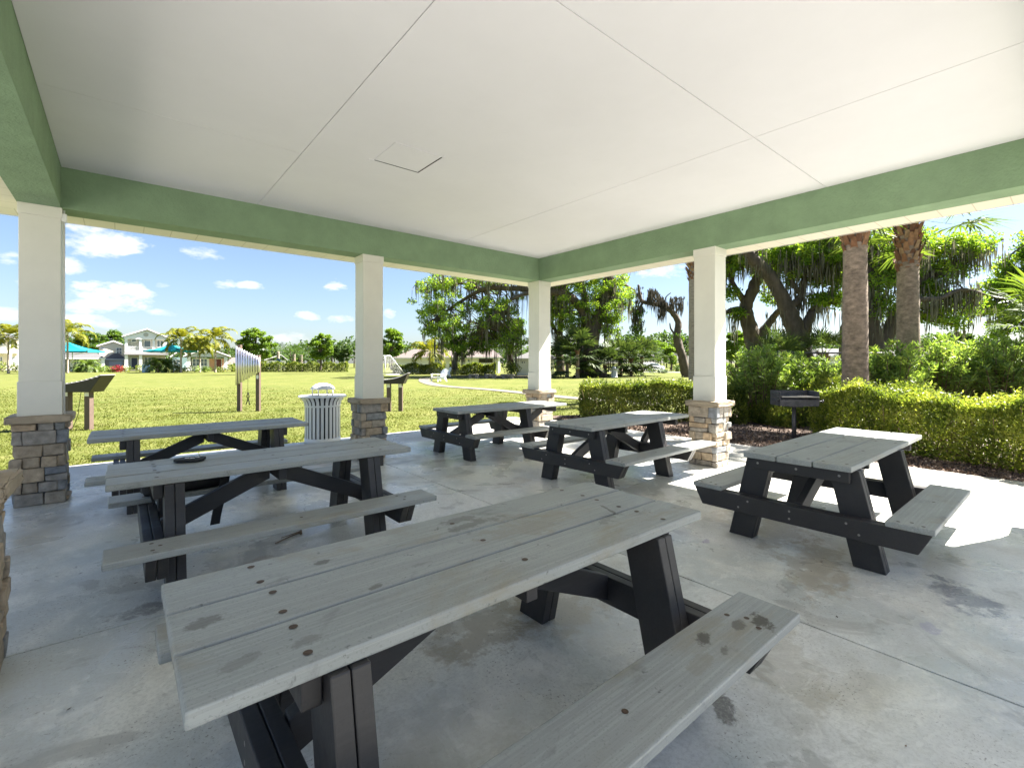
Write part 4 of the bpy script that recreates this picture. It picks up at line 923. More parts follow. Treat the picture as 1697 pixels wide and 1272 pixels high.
tree('live_oak', 'slim oak trunk among moss in front of the long low house', at(848, 60, -.06), [([(848, 612, 0), (846, 585, 0), (850, 550, 0), (840, 520, 0)], .42, .2)], [(845, 545, 32, 22, .8), (825, 560, 22, 14, .8)], 4200, .30, 'oak', 60, moss=30, mossl=(1.2, 3), mossw=.09)
tree('live_oak', 'dark bushy oak before the long low house, moss nearly reaching the lawn', at(760, 58, -.06), [([(752, 612, 0), (756, 590, 0), (770, 560, 0), (780, 530, 0)], .35, .15)], [(762, 575, 26, 18, 1.0), (790, 560, 26, 22, .9), (745, 562, 20, 20, .8)], 6000, .28, 'oak', 58, moss=22, mossl=(1, 2.4), mossw=.08)
# bare leaning tree hung with moss
d = 52; t = tree('dead_oak', 'bare curved tree hung with dark moss between the corner and right columns', at(1138, d, -.06),
     [([(1139, 628, 0), (1130, 590, 0), (1122, 560, 0), (1124, 535, 0), (1112, 515, 0), (1092, 505, 0), (1066, 500, 0), (1060, 488, 0), (1058, 472, 0)], .55, .12), ([(1122, 560, 0), (1112, 545, 0), (1110, 535, 0)], .15, .05), ([(1100, 508, 0), (1082, 490, 0), (1076, 478, 0)], .13, .05), ([(1112, 515, 0), (1118, 500, 0), (1128, 492, 0)], .12, .05), ([(1066, 500, 0), (1056, 520, 0), (1050, 545, 0)], .16, .05), ([(1100, 508, 0), (1104, 492, 0), (1112, 485, 0)], .09, .04)],
     [(1058, 520, 8, 14, 3), (1055, 548, 8, 18, 3), (1124, 560, 6, 10, 2)], 1300, .24, 'oak', d, rc=.7, extra=30)
O = Vector(t.location); tops = []; lens = []
for px, py in [(1080+random.gauss(0, 5), 484+random.gauss(0, 4)) for _ in range(20)]+[(random.uniform(1084, 1132), random.uniform(490, 506)) for _ in range(46)]+[(random.uniform(1056, 1064), random.uniform(470, 500)) for _ in range(10)]+[(random.uniform(1050, 1066), random.uniform(505, 545)) for _ in range(24)]+[(1098+random.gauss(0, 2), 512) for _ in range(8)]:
    tops.append((P3(px, py, d+random.gauss(0, .5))-O).to_tuple()); lens.append(random.uniform(.5, 1.7))
npmesh('hanging_moss', mossquads(tops, lens, .10, 8, .18), 4, M['darkmoss'], t)
# live oaks on the right behind the fence
d = 25
tree('live_oak', 'mossy forked live oak behind the fence close to the right column', at(1252, d, -.06),
     [([(1250, 622, 0), (1250, 580, 0), (1243, 545, 0), (1236, 510, 0), (1250, 475, 0), (1262, 440, 0), (1255, 400, 0)], .50, .2), ([(1251, 570, 0), (1265, 548, 0), (1282, 525, 0), (1300, 505, -1)], .30, .12), ([(1240, 520, 0), (1222, 512, 0), (1200, 518, 0), (1180, 525, 0)], .2, .06), ([(1238, 505, 0), (1215, 470, 0), (1205, 430, 0)], .2, .07), ([(1262, 440, 0), (1290, 420, 0), (1310, 400, 0)], .16, .06)],
     [(1215, 430, 34, 30, 1.0), (1240, 420, 44, 24, 1.0), (1212, 480, 18, 14, .7), (1275, 492, 16, 10, .6), (1222, 515, 14, 9, .6), (1262, 455, 16, 16, .6), (1225, 395, 60, 30, 1)], 26000, .15, 'oakbright', d, moss=110, mossl=(.4, 1.5), mossw=.05, rc=.60, extra=24, tw=1.9)
tree('live_oak', 'big leaning live oak with a thick slanting limb and moss, left of the stout palm', at(1333, 21.5, -.06),
     [([(1335, 640, 0), (1330, 590, 0), (1318, 545, 0), (1302, 505, 0), (1278, 462, 0), (1248, 428, 0), (1225, 400, 0)], .52, .20), ([(1328, 560, 0), (1345, 520, 0), (1365, 495, 1), (1385, 480, 1)], .26, .09), ([(1305, 510, 0), (1325, 495, 0), (1330, 470, 0), (1340, 430, 0)], .22, .08), ([(1330, 490, 0), (1310, 460, 0), (1316, 420, 0)], .14, .06), ([(1322, 565, 0), (1306, 575, 1), (1298, 545, 1)], .1, .05)],
     [(1330, 425, 54, 24, 1.0), (1375, 440, 40, 30, 1.0), (1318, 458, 22, 14, .8), (1352, 495, 24, 12, .7), (1390, 490, 22, 20, .7), (1300, 415, 44, 24, 1), (1375, 400, 60, 30, 1)], 30000, .13, 'oakbright', 21.5, moss=170, mossl=(.4, 1.4), mossw=.045, rc=.54, extra=24, tw=1.9)
tree('live_oak', 'live oak with a forked trunk between the two palm trunks, long mossy boughs reaching right', at(1462, 19, -.06),
     [([(1455, 640, 0), (1455, 590, 0), (1452, 560, 0), (1440, 520, 0), (1432, 480, 0), (1440, 430, 0)], .42, .14), ([(1456, 585, 0), (1475, 545, 0), (1488, 515, 0), (1515, 475, 0), (1560, 446, 0), (1600, 434, 0), (1630, 410, 0), (1662, 396, 0)], .30, .05), ([(1500, 495, 0), (1530, 496, -1), (1558, 494, -1), (1592, 480, -1), (1620, 484, -1)], .13, .05), ([(1515, 475, 0), (1520, 440, 0), (1545, 410, 0)], .12, .05)],
     [(1450, 460, 34, 40, 1), (1480, 440, 30, 34, 1), (1540, 420, 44, 26, 1.1), (1580, 412, 44, 22, 1.1), (1570, 450, 34, 16, .8), (1460, 510, 24, 24, .8), (1540, 480, 34, 18, .8), (1590, 500, 44, 22, .9), (1545, 525, 44, 20, .9), (1460, 400, 60, 34, 1), (1625, 410, 26, 18, .8)], 30000, .115, 'oakbright', 19, moss=230, mossl=(.3, 1.2), mossw=.04, rc=.46, extra=24, tw=1.9)
tree('live_oak', 'live oak at the right edge of the frame, foliage against open sky', at(1745, 22, -.06),
     [([(1745, 640, 0), (1735, 580, 0), (1720, 530, 0), (1725, 470, 0), (1750, 410, 0)], .4, .15), ([(1722, 540, 0), (1690, 505, 0), (1640, 490, 0), (1610, 495, 0)], .2, .05), ([(1724, 480, 0), (1695, 455, 0), (1675, 440, 0)], .15, .05)],
     [(1680, 448, 26, 22, 1), (1655, 480, 38, 20, 1), (1700, 490, 40, 30, 1), (1640, 512, 40, 20, .9), (1720, 420, 40, 40, 1), (1675, 540, 34, 16, .7)], 18000, .135, 'oakbright', 22, moss=60, mossl=(.4, 1.5), mossw=.045, rc=.5, extra=24, tw=1.9)
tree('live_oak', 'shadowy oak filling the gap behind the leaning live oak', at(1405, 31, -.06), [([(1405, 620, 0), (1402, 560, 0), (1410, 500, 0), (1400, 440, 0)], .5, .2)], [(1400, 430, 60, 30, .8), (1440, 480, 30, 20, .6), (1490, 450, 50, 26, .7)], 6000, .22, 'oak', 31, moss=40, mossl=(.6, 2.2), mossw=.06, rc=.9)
# young and middle-distance trees across the lawn
def roundtree(label, px, base_y, top, half, d, m='limeleaf', n=6000, leaf=.28, group=None, seed=0, name='shade_tree', low=None):
    low = low if low is not None else 600; mid = (top+low)/2; ry = (low-top)/2
    limbs = [([(px, base_y, 0), (px+1, low-4, 0), (px-1, mid, 0), (px, top+ry*.4, 0)], .16*d/60, .05)]
    bl = [(px, mid, half*.6, ry*.7, .6)]
    R = random.Random(seed)
    for _ in range(14):
        a = R.random()*2*PI; limbs.append(([(px, mid+ry*.35, 0), (px+math.cos(a)*half*.4, mid-math.sin(a)*ry*.4, 0), (px+math.cos(a)*half*.85, mid-math.sin(a)*ry*.75, 0)], .07, .025)); bl.append((px+math.cos(a)*half*.65, mid-math.sin(a)*ry*.62, half*.30, ry*.22, 1.1))
    return tree(name, label, at(px, d, -.06), limbs, bl, n, leaf, m, d, group=group, rc=.44*d/60, extra=105)
G = 'leafy trees across the lawn'
roundtree('light green leafy tree behind the chimes', 424, 613, 540, 32, 62, n=9000, group=G, seed=3, low=602)
roundtree('pointed light green tree left of the middle column', 531, 613, 545, 22, 70, n=7000, group=G, seed=5, low=602)
roundtree('bright green tree right of the middle column behind the goal', 648, 613, 540, 25, 66, n=7500, group=G, seed=8, low=600)
roundtree('dark rounded tree just left of the middle column', 567, 612, 566, 16, 95, 'farleaf', 4500, .36, G, 9, low=602)
roundtree('dark round tree behind the white cottage roof', 150, 611, 545, 34, 112, 'oak', 8000, .42, G, 12, low=600)
roundtree('dark spreading tree behind the beige gable', 186, 611, 543, 30, 116, 'oak', 8000, .42, G, 13, low=600)
roundtree('dark tree top showing right of the grey house gable', 262, 611, 548, 22, 118, 'oak', 5000, .42, G, 14, low=598)
roundtree('sparse tree behind the yellowish feather palms', 315, 611, 552, 22, 120, 'oak', 2500, .42, G, 15, low=598)
roundtree('dark green tree at the far right end of the lawn behind the car', 1088, 611, 560, 34, 110, 'limeleaf', 7000, .4, G, 16, low=604)
roundtree('light bushy tree left of the white car', 1052, 611, 566, 20, 115, 'limeleaf', 4000, .4, G, 17, low=604)
roundtree('bright tree seen between the right column and the forked oak', 1222, 625, 545, 26, 48, 'limeleaf', 7500, .22, G, 18, low=604)
roundtree('bushy tree behind the bare mossy tree', 1112, 613, 572, 24, 80, 'limeleaf', 4500, .3, G, 19, low=606)
roundtree('leafy tree behind the fence between fan palms', 1300, 622, 560, 30, 44, 'oak', 6000, .24, G, 20, low=612)
roundtree('low dark tree beyond the right golden hedge', 1585, 622, 545, 44, 40, 'farleaf', 6000, .26, G, 21, low=612)
# far-off wood round the horizon
cs_ = []; rr_ = []
for px in np.linspace(-260, 1950, 420):
    dd = random.uniform(135, 175); top = 586-10*max(0, math.sin(px*.013))-7*random.random()-6*math.sin(px*.041)**2
    if px > 1000: top -= 9
    for k in range(3):
        z = pz(top+(k*9), dd); c = at(px+random.gauss(0, 3), dd, max(z, 1.2)); cs_.append(c.to_tuple()); rr_.append(random.uniform(1.4, 2.6))
wd = npmesh('far_wood', leafquads(clumps(cs_, rr_, 42, .8), .95, .6, .1), 4, M['farleaf']); stuff(wd); wd['label'] = 'far off dark green wood along the horizon'
bm = bmesh.new()
for c in cs_[::3]: tube(bm, [(c[0], c[1], -.1), (c[0]+.2, c[1], c[2])], [.22, .1], 5)
tr = obj('far_trunks', bm, M['bark']); stuff(tr); tr['label'] = 'trunks of the far off wood along the horizon'
# ================================================================ PLANTING BY THE HOUSES
def bush(label, px, py, wpx, hpx, d, m, n=500, leaf=.22, group='bushes in front of the houses', name='bush'):
    k = d/F; o = at(px, d, -.06); w = wpx*k*1.15; h = hpx*k*1.15
    t = thing(name, label, 'bush', o, STREET, group); nb = max(3, int(w/.6)); c = []; r = []
    for i in range(nb*2): c.append((random.uniform(-.5, .5)*w*.85, random.uniform(-.4, .4), h*random.uniform(.25, .65))); r.append(h*random.uniform(.4, .62))
    npmesh('foliage', leafquads(clumps(c, r, max(12, n//len(c)), .9), leaf, .55, .25), 4, M[m], t)
    bm = bmesh.new()
    for q in c[::2]: tube(bm, [(q[0]*.7, q[1]*.5, 0), q], [.03, .012], 5)
    obj('stems', bm, M['twig'], t)
for a in (('rounded golden bush at the left edge of the frame', 14, 612, 36, 17, 80, 'gold', 900), ('grey green clipped bush in front of the white cottage window', 113, 613, 22, 11, 80, 'farleaf'), ('grey green bush beside the low palm of the white cottage', 140, 613, 26, 11, 79, 'oleander'),
          ('green bush in front of the garage wall', 165, 613, 22, 11, 79, 'oleander'), ('yellow green bush below the beige gable', 186, 614, 20, 9, 78, 'hedge'), ('red flowering bush beside the navy front door', 197.5, 612, 9, 13, 78, 'redleaf', 400), ('golden bush between the red bush and the navy door', 209.5, 612, 9, 11, 80, 'gold', 300),
          ('small golden bush right of the navy door', 232, 612, 8, 13, 80, 'gold', 300), ('pale bush behind the white lawn chair', 254, 613, 14, 12, 80, 'oleander'), ('tall golden grass bush at the second canopy pole', 294, 613, 12, 12, 79, 'hedge'), ('grey green bush left of the peach cottage window', 314, 614, 22, 10, 80, 'oleander'),
          ('green bush below the peach cottage window', 338, 614, 24, 9, 79, 'oleander'), ('bush before the peach cottage door', 362, 614, 24, 9, 79, 'hedge'), ('golden bush at the right end of the peach cottage', 385, 612, 14, 16, 82, 'gold', 400),
          ('spiky yellow green bush left of the white shed', 846, 613, 24, 22, 56, 'gold', 700), ('low bush in front of the white car', 1095, 618, 16, 6, 72, 'farleaf'), ('round light bush behind the car roof', 1087, 611, 14, 9, 95, 'limeleaf'), ('rust coloured bush right of the car', 1113, 611, 14, 20, 88, 'hedge', 500), ('dark rounded bush right of the bare mossy tree', 1123, 612, 14, 10, 85, 'farleaf')):
    bush(*a)
def far_hedge(label, px0, px1, d, h, w, m, n):
    a, b = at(px0, d, 0), at(px1, d, 0); hedge('boundary_hedge', label, 'hedge', [(a.x, a.y), (b.x, b.y)], w, h, n, .26, M[m], .16, px0, -.06, None, 30, 'boundary hedges across the lawn')
far_hedge('long uneven hedge across the far lawn left of the middle column', 432, 576, 82, 1.5, 1.4, 'hedge', 9000)
far_hedge('hedge in front of the long low house, left of the white chairs', 652, 736, 66, 1.3, 1.3, 'hedge', 5000)
far_hedge('sunny clipped hedge in front of the long low house, right of the white chairs', 746, 822, 62, 1.35, 1.3, 'gold', 6000)
far_hedge('low hedge behind the chimes', 386, 432, 84, 1.2, 1.2, 'farleaf', 3000)
far_hedge('low flowering strip hedge along the cottages', 395, 440, 90, 1.7, 1.4, 'hedge', 3000)
# ================================================================ HOUSES (local X to the right, Y away, Z up, front at Y = 0)
class House:
    def __init__(s, name, label, px0, d):
        ra = math.atan((px0+30-CX)/F) if px0 < 500 else 0.0; s.d = d; s.px0 = px0; s.k = d*math.cos(ra)/F; s.t = thing(name, label, 'house', at(px0, d, -.06), STREET-ra)
    def x(s, px): return (px-s.px0)*s.k
    def z(s, py): return max(0.0, (615.0-py+0)*s.k) if False else max(0.0, pz(py, s.d)+.06)
    def wall(s, px0, px1, pyt, m, y0=0, y1=8, gable=None, nm='wall'):
        bm = bmesh.new(); xa, xb, z = s.x(px0), s.x(px1), s.z(pyt); pts = [(xa, 0), (xb, 0), (xb, z)]
        if gable: pts.append((s.x(gable[0]), s.z(gable[1])))
        pts.append((xa, z)); prism(bm, pts, 'y', y0, y1); return obj(nm, bm, M[m], s.t)
    def gable_roof(s, px0, px1, pye, pk, pyk, m, y0=-.45, y1=8.2, th=.16, over=.0):
        bm = bmesh.new(); xa, xb, xk = s.x(px0), s.x(px1), s.x(pk); ze, zk = s.z(pye), s.z(pyk)
        prism(bm, [(xa, ze), (xk, zk), (xb, ze), (xb, ze+th), (xk, zk+th), (xa, ze+th)], 'y', y0, y1); r = obj('roof', bm, M[m], s.t)
        bm = bmesh.new(); prism(bm, [(xa, ze-.04), (xk, zk-.04), (xb, ze-.04), (xb, ze+th+.02), (xk, zk+th+.02), (xa, ze+th+.02)], 'y', y0-.05, y0-.003); obj('bargeboard', bm, M['trim'], r); return r
    def hip_roof(s, px0, px1, pye, pk0, pk1, pyk, m, y0=-.5, y1=8.5):
        bm = bmesh.new(); xa, xb, ka, kb = s.x(px0), s.x(px1), s.x(pk0), s.x(pk1); ze, zk = s.z(pye), s.z(pyk); ym = (y0+y1)/2
        v = [bm.verts.new(q) for q in ((xa, y0, ze), (xb, y0, ze), (xb, y1, ze), (xa, y1, ze), (ka, ym, zk), (kb, ym, zk))]
        for f in ((0, 1, 5, 4), (1, 2, 5), (2, 3, 4, 5), (3, 0, 4), (3, 2, 1, 0)): bm.faces.new([v[i] for i in f])
        r = obj('roof', bm, M[m], s.t); bm = bmesh.new(); box(bm, xa, xb, y0-.04, y0-.003, ze-.16, ze+.04); obj('fascia', bm, M['trim'], r); return r
    def window(s, px0, px1, py0, py1, y=0, cols=2, rows=2, fr='trim'):
        xa, xb, z0, z1 = s.x(px0), s.x(px1), s.z(py1), s.z(py0); b = .09; bm = bmesh.new()
        box(bm, xa-b, xb+b, y-.07, y-.004, z0-b, z0); box(bm, xa-b, xb+b, y-.07, y-.004, z1, z1+b); box(bm, xa-b, xa, y-.07, y-.004, z0, z1); box(bm, xb, xb+b, y-.07, y-.004, z0, z1)
        for i in range(1, cols): c = xa+(xb-xa)*i/cols; box(bm, c-.045, c+.045, y-.06, y-.004, z0, z1)
        for i in range(1, rows): c = z0+(z1-z0)*i/rows; box(bm, xa, xb, y-.05, y-.006, c-.03, c+.03)
        w = obj('window', bm, M[fr], s.t); bm = bmesh.new(); box(bm, xa, xb, y-.03, y-.008, z0, z1); obj('pane', bm, M['glass'], w)
    def door(s, px0, px1, pyt, m, y=0):
        xa, xb, z1 = s.x(px0), s.x(px1), s.z(pyt); bm = bmesh.new(); box(bm, xa, xb, y-.05, y-.004, .12, z1); dr = obj('door', bm, M[m], s.t)
        bm = bmesh.new(); b = .1; box(bm, xa-b, xa, y-.08, y-.004, 0.12, z1+b); box(bm, xb, xb+b, y-.08, y-.004, .12, z1+b); box(bm, xa, xb, y-.08, y-.004, z1, z1+b); obj('frame', bm, M['trim'], dr)
    def col(s, px, pyb, pyt, y, w=.16, base=True):
        x = s.x(px); bm = bmesh.new(); z0, z1 = s.z(pyb), s.z(pyt); box(bm, x-w, x+w, y-w, y+w, z0, z1)
        if base: box(bm, x-w*1.7, x+w*1.7, y-w*1.7, y+w*1.7, z0, z0+(z1-z0)*.32)
        obj('porch_column', bm, M['trim'], s.t)
    def slab(s, px0, px1, pyt, pyb, y0, y1, m, nm):
        bm = bmesh.new(); box(bm, s.x(px0), s.x(px1), y0, y1, s.z(pyb), s.z(pyt)); return obj(nm, bm, M[m], s.t)
    def railing(s, px0, px1, pyt, pyb, y):
        xa, xb, z0, z1 = s.x(px0), s.x(px1), s.z(pyb), s.z(pyt); bm = bmesh.new(); box(bm, xa, xb, y-.04, y+.04, z1-.08, z1); box(bm, xa, xb, y-.03, y+.03, z0, z0+.07)
        for i in range(int((xb-xa)/.16)): x = xa+.08+i*.16; box(bm, x-.025, x+.025, y-.02, y+.02, z0+.07, z1-.08)
        obj('railing', bm, M['trim'], s.t)
h = House('porch_house', 'grey two storey house with gabled balcony porch and navy front door', 205, 90)
h.wall(207, 277, 559, 'greyw', 2.0, 10, nm='wall'); h.slab(205, 279, 557, 561, -.1, 10.2, 'trim', 'cornice')
h.wall(205, 279, 559, 'coolw', -.05, .1, gable=(244, 546), nm='gable') if False else None
bm = bmesh.new(); prism(bm, [(h.x(206), h.z(557)), (h.x(278), h.z(557)), (h.x(244), h.z(546))], 'y', -.05, 9.9); obj('gable', bm, M['trim'], h.t)
bm = bmesh.new(); xv, zv = h.x(242), h.z(553.5); prism(bm, [(xv+.4*math.cos(a), zv+.4*math.sin(a)) for a in np.linspace(0, 2*PI, 17)[:-1]], 'y', -.1, -.055); obj('gable_vent', bm, M['greyw'], h.t)
h.gable_roof(202, 281, 558, 244, 544.4, 'roofgrey', -.5, 10.3, .18)
h.slab(207, 277, 581.5, 583.5, 0, 2.0, 'trim', 'balcony_floor')
bm = bmesh.new(); z0, z1 = h.z(587.5), h.z(583.6); prism(bm, [(-1.3, z0), (2, z0), (2, z1), (-.2, z1)], 'x', h.x(206), h.x(281)); obj('porch_roof', bm, M['roofgrey'], h.t)
for px in (209, 232.8, 255.5, 276): h.col(px, 582, 558.5, .25, .2, False)
h.railing(210, 232, 573.5, 581, .25); h.railing(233.5, 255, 573.5, 581, .25)
h.window(239.5, 250, 563, 573, 2.0, 1, 1); h.window(262, 272, 562.5, 573, 2.0, 2, 1); h.window(218, 225, 561.5, 565, 2.0, 1, 1)
h.door(217.3, 227.3, 592.5, 'navy', 2.0); h.window(240, 251, 591.5, 604, 2.0, 2, 2)
for px in (209.5, 233): h.col(px, 614, 588, -.8, .24)
h.slab(213, 230, 612, 614.2, -1.4, 1.95, 'path', 'doorstep')
h = House('gabled_house', 'pale yellow house with a plain gable and grey garage roof', 161, 96)
h.wall(164, 212, 574, 'creamw', 0, 9, gable=(188, 566)); h.gable_roof(160, 213, 574, 188, 565, 'trim', -.4, 9.2, .2); h.window(193.5, 201.5, 576, 586, 0, 2, 2); h.window(168, 172, 576, 577.8, 0, 1, 1)
h.wall(175, 208, 595, 'beigew', -3, -.05, nm='garage_wall'); h.hip_roof(172, 210, 595, 188, 198, 585, 'roofgrey', -3.4, 2.6); h.slab(181, 203, 598, 611, -3.06, -3.005, 'trim', 'garage_door')
h = House('white_cottage', 'low white cottage behind the first teal canopy', 98, 86)
h.wall(100, 172, 594, 'whitew', 0, 8); h.hip_roof(95, 177, 593, 118, 152, 578, 'roofgrey', -1.6, 8.4); h.window(107, 116, 595, 609, 0, 2, 2); h.window(123, 131, 595, 609, 0, 2, 2); h.window(133.5, 137, 596, 608, 0, 1, 2); h.col(172, 614, 593.5, -1.2, .28)
h = House('peach_cottage', 'small peach cottage with a grey gabled roof and red brown door', 306, 88)
h.wall(318, 378, 594, 'peachw', 0, 7); h.slab(318, 347, 594, 614, -.06, -.003, 'whitew', 'siding_panel')
bm = bmesh.new(); prism(bm, [(h.x(308), h.z(591)), (h.x(380), h.z(591)), (h.x(344), h.z(578))], 'y', -1.2, 6.9); obj('gable', bm, M['coolw'], h.t)
h.gable_roof(304, 384, 591, 344, 577, 'roofgrey', -1.6, 7.2, .18); h.window(319.5, 330, 594.5, 606, -.06, 2, 2); h.window(333, 343, 594.5, 606, -.06, 2, 2); h.door(358, 368, 594.5, 'reddoor', 0)
for px in (313, 375): h.col(px, 614, 591, -1.0, .26)
h = House('blue_house', 'sliver of a pale blue house behind the second teal canopy pole', 284, 104)
h.wall(286, 312, 592, 'bluew', 0, 8); h.gable_roof(282, 316, 592, 299, 580, 'trim', -.4, 8.2, .22); h.window(292, 298, 596, 607, 0, 1, 2)
h = House('balcony_house', 'cream two storey house with white balcony at the left edge of the frame', -60, 92)
h.wall(-56, 40, 560, 'creamw', 2, 11); h.hip_roof(-64, 36, 559, -36, 8, 545, 'roofgrey', -.6, 11.5); h.slab(-58, 36, 581, 584.5, -.2, 2, 'trim', 'balcony_floor'); h.railing(-56, 36, 570, 580, 0)
for px in (-30, -6, 19, 35): h.col(px, 581, 560, 0, .2, False); h.col(px, 614, 584.6, 0, .26)
h.window(1, 6, 561, 571, 2, 1, 1); h.window(-1, 5, 591, 607, 2, 2, 2); h.window(24, 30, 591, 604, 2, 2, 2)
h = House('long_low_house', 'long low white house with a broad taupe roof behind the great oak', 652, 74)
h.wall(656, 700, 592, 'whitew', 0, 9); h.hip_roof(650, 735, 593, 676, 720, 577, 'roofbrown', -.6, 9.6); h.wall(700, 826, 592, 'whitew', -.5, 9, nm='wall'); h.hip_roof(694, 832, 592, 712, 810, 574, 'roofbrown', -1.1, 9.6)
for px in (760, 768, 776): h.window(px, px+2.8, 596, 599, -.5, 1, 1)
h.slab(794, 817, 594, 601, -.56, -.504, 'darkbrown', 'porch_screen'); h.window(722, 729, 594, 604, -.5, 2, 2)
h = House('white_garage', 'small white building with grey roof behind the corner column', 852, 60)
h.wall(856, 918, 594, 'whitew', 0, 7); h.hip_roof(850, 926, 594, 880, 905, 581, 'roofgrey', -.5, 7.5); h.window(864.5, 866.5, 599, 601.5, 0, 1, 1); h.window(868, 870, 599, 601.5, 0, 1, 1); h.slab(890, 915, 597, 613, -.05, -.004, 'trim', 'garage_door')
h = House('far_house', 'small pale house across the lawn beyond the round blue sign', 438, 108)
h.wall(441, 474, 597, 'whitew', 0, 8); h.gable_roof(438, 477, 597, 466, 588, 'roofgrey', -.4, 8, .2); h.window(446, 451, 599, 606, 0, 2, 2); h.door(456, 459, 600, 'navy', 0); h.window(463, 467, 599, 606, 0, 2, 2)
h = House('far_house', 'low grey roofed house behind the chimes at the far left of the hedge', 372, 112)
h.wall(378, 402, 602, 'beigew', 0, 8); h.hip_roof(374, 408, 602, 384, 398, 592, 'roofbrown', -.5, 8)
h = House('far_house', 'pale low building far behind the fence beyond the palms', 1350, 62)
h.wall(1352, 1540, 590, 'whitew', 0, 9); h.hip_roof(1344, 1550, 590, 1390, 1510, 576, 'roofgrey', -.6, 9.6); h.window(1430, 1440, 594, 603, 0, 2, 2); h.window(1460, 1470, 594, 603, 0, 2, 2)
# ================================================================ SHADE CANOPIES
def canopy(label, px_pole, base_y, pxl, pxr, pye, pk, pyk, d):
    o = at(px_pole, d, -.06); t = thing('shade_canopy', label, 'shade canopy', o, STREET, 'teal shade canopies on white poles'); k = d/F
    zx = lambda py: pz(py, d)+.06; xa, xb, xk = (pxl-px_pole)*k, (pxr-px_pole)*k, (pk-px_pole)*k; ze, zk = zx(pye), zx(pyk); hw = 1.7
    bm = bmesh.new(); tube(bm, [(0, 0, -.1), (0, 0, zk-.5)], .07, 10); obj('pole', bm, M['metalwhite'], t)
    bm = bmesh.new(); N = 8; P = [(xa, -hw, ze), (xb, -hw, ze), (xb, hw, ze), (xa, hw, ze)]; top = Vector((xk, 0, zk))
    for i in range(4):
        a, b = Vector(P[i]), Vector(P[(i+1) % 4]); g_ = []
        for r in range(N+1):
            row = []
            for c in range(N+1):
                e = a.lerp(b, c/N); q = top.lerp(e, r/N); q.z -= .30*math.sin(PI*r/N)*(1-.3*abs(c/N-.5)); e2 = (a+b)/2; q += (Vector((e2.x*0, 0, 0))); row.append(bm.verts.new(q))
            g_.append(row)
        for r in range(N):
            for c in range(N):
                try: bm.faces.new([g_[r][c], g_[r+1][c], g_[r+1][c+1], g_[r][c+1]])
                except ValueError: pass
        va = [bm.verts.new(a), bm.verts.new(b), bm.verts.new(b-Vector((0, 0, .25))), bm.verts.new(a-Vector((0, 0, .25)))]; bm.faces.new(va)
    obj('canvas', bm, M['teal'], t, True)
    bm = bmesh.new()
    for p in P: tube(bm, [(0, 0, ze-.6), Vector(p)*.97+Vector((0, 0, -.1))], .035, 6)
    obj('arm', bm, M['metalwhite'], t)
canopy('teal shade canopy partly hidden by the left column', 120, 611, 62, 160, 581.5, 112, 566.5, 82)
canopy('teal shade canopy in front of the grey two storey house', 287.5, 616, 250, 316, 581, 284, 569, 78)
# ================================================================ LAWN FURNITURE, SIGN, GOAL, CAR
def adirondack(label, px, py, rz, s=1.0):
    t = thing('lawn_chair', label, 'chair', gp(px, py, -.06), rz, 'white slatted lawn chairs'); m = M['metalwhite']
    bm = bmesh.new()
    for k in range(6): box(bm, -.5*s, .5*s, -.40+k*.14, -.29+k*.14, .40-.03*k, .43-.03*k)
    obj('seat', bm, m, t); bm = bmesh.new()
    for k in range(7):
        x = (-.42+k*.14)*s; top = 1.12-.05*abs(k-3)**1.4*.6
        prism(bm, [(.32, .25), (.345, .25), (.345+.28, top), (.32+.28, top)], 'x', x-.058*s, x+.058*s)
    obj('backrest', bm, m, t)
    for sg in (-1, 1):
        bm = bmesh.new(); box(bm, sg*.56*s-.07, sg*.56*s+.07, -.45, .50, .62, .645); obj('armrest', bm, m, t)
        bm = bmesh.new(); box(bm, sg*.53*s-.02, sg*.53*s+.02, -.42, -.31, 0, .618); obj('leg', bm, m, t)
        bm = bmesh.new(); prism(bm, [(.42, 0), (.52, 0), (.40, .40), (-.42, .395), (-.42, .28), (.25, .22)], 'x', sg*.50*s-.018, sg*.50*s+.018); obj('leg', bm, m, t)
    return t
adirondack('white slatted lawn chair beside the curved footpath', 727, 632, STREET-1.0, 1.25)
adirondack('second white lawn chair just behind the one on the footpath', 738, 624, STREET-1.2, 1.1)
adirondack('white lawn chair on the far lawn below the second teal canopy', 265, 616.5, STREET-.5)
bx = thing('utility_box', 'pale blue upright box on the lawn right of the navy door', 'box', at(242, 78, -.06), STREET)
bm = bmesh.new(); prism(bm, [(-.48, 0), (.48, 0), (.48, 1.15), (.25, 1.32), (-.25, 1.32), (-.48, 1.15)], 'y', -.3, .3, bev=.03); obj('cabinet', bm, M['paleblue'], bx)
sg = thing('round_sign', 'round dark blue sign on a pole at the far side of the lawn', 'sign', at(461.5, 84, -.06), STREET); k = 84/F; zc = pz(597, 84)+.06
bm = bmesh.new(); tube(bm, [(0, .06, -.1), (0, .06, zc+.3)], .05, 8); obj('pole', bm, M['black'], sg)
bm = bmesh.new(); prism(bm, [(.37*math.cos(a), zc+.37*math.sin(a)) for a in np.linspace(0, 2*PI, 25)[:-1]], 'y', -.03, .005); obj('sign_plate', bm, M['bluesign'], sg)
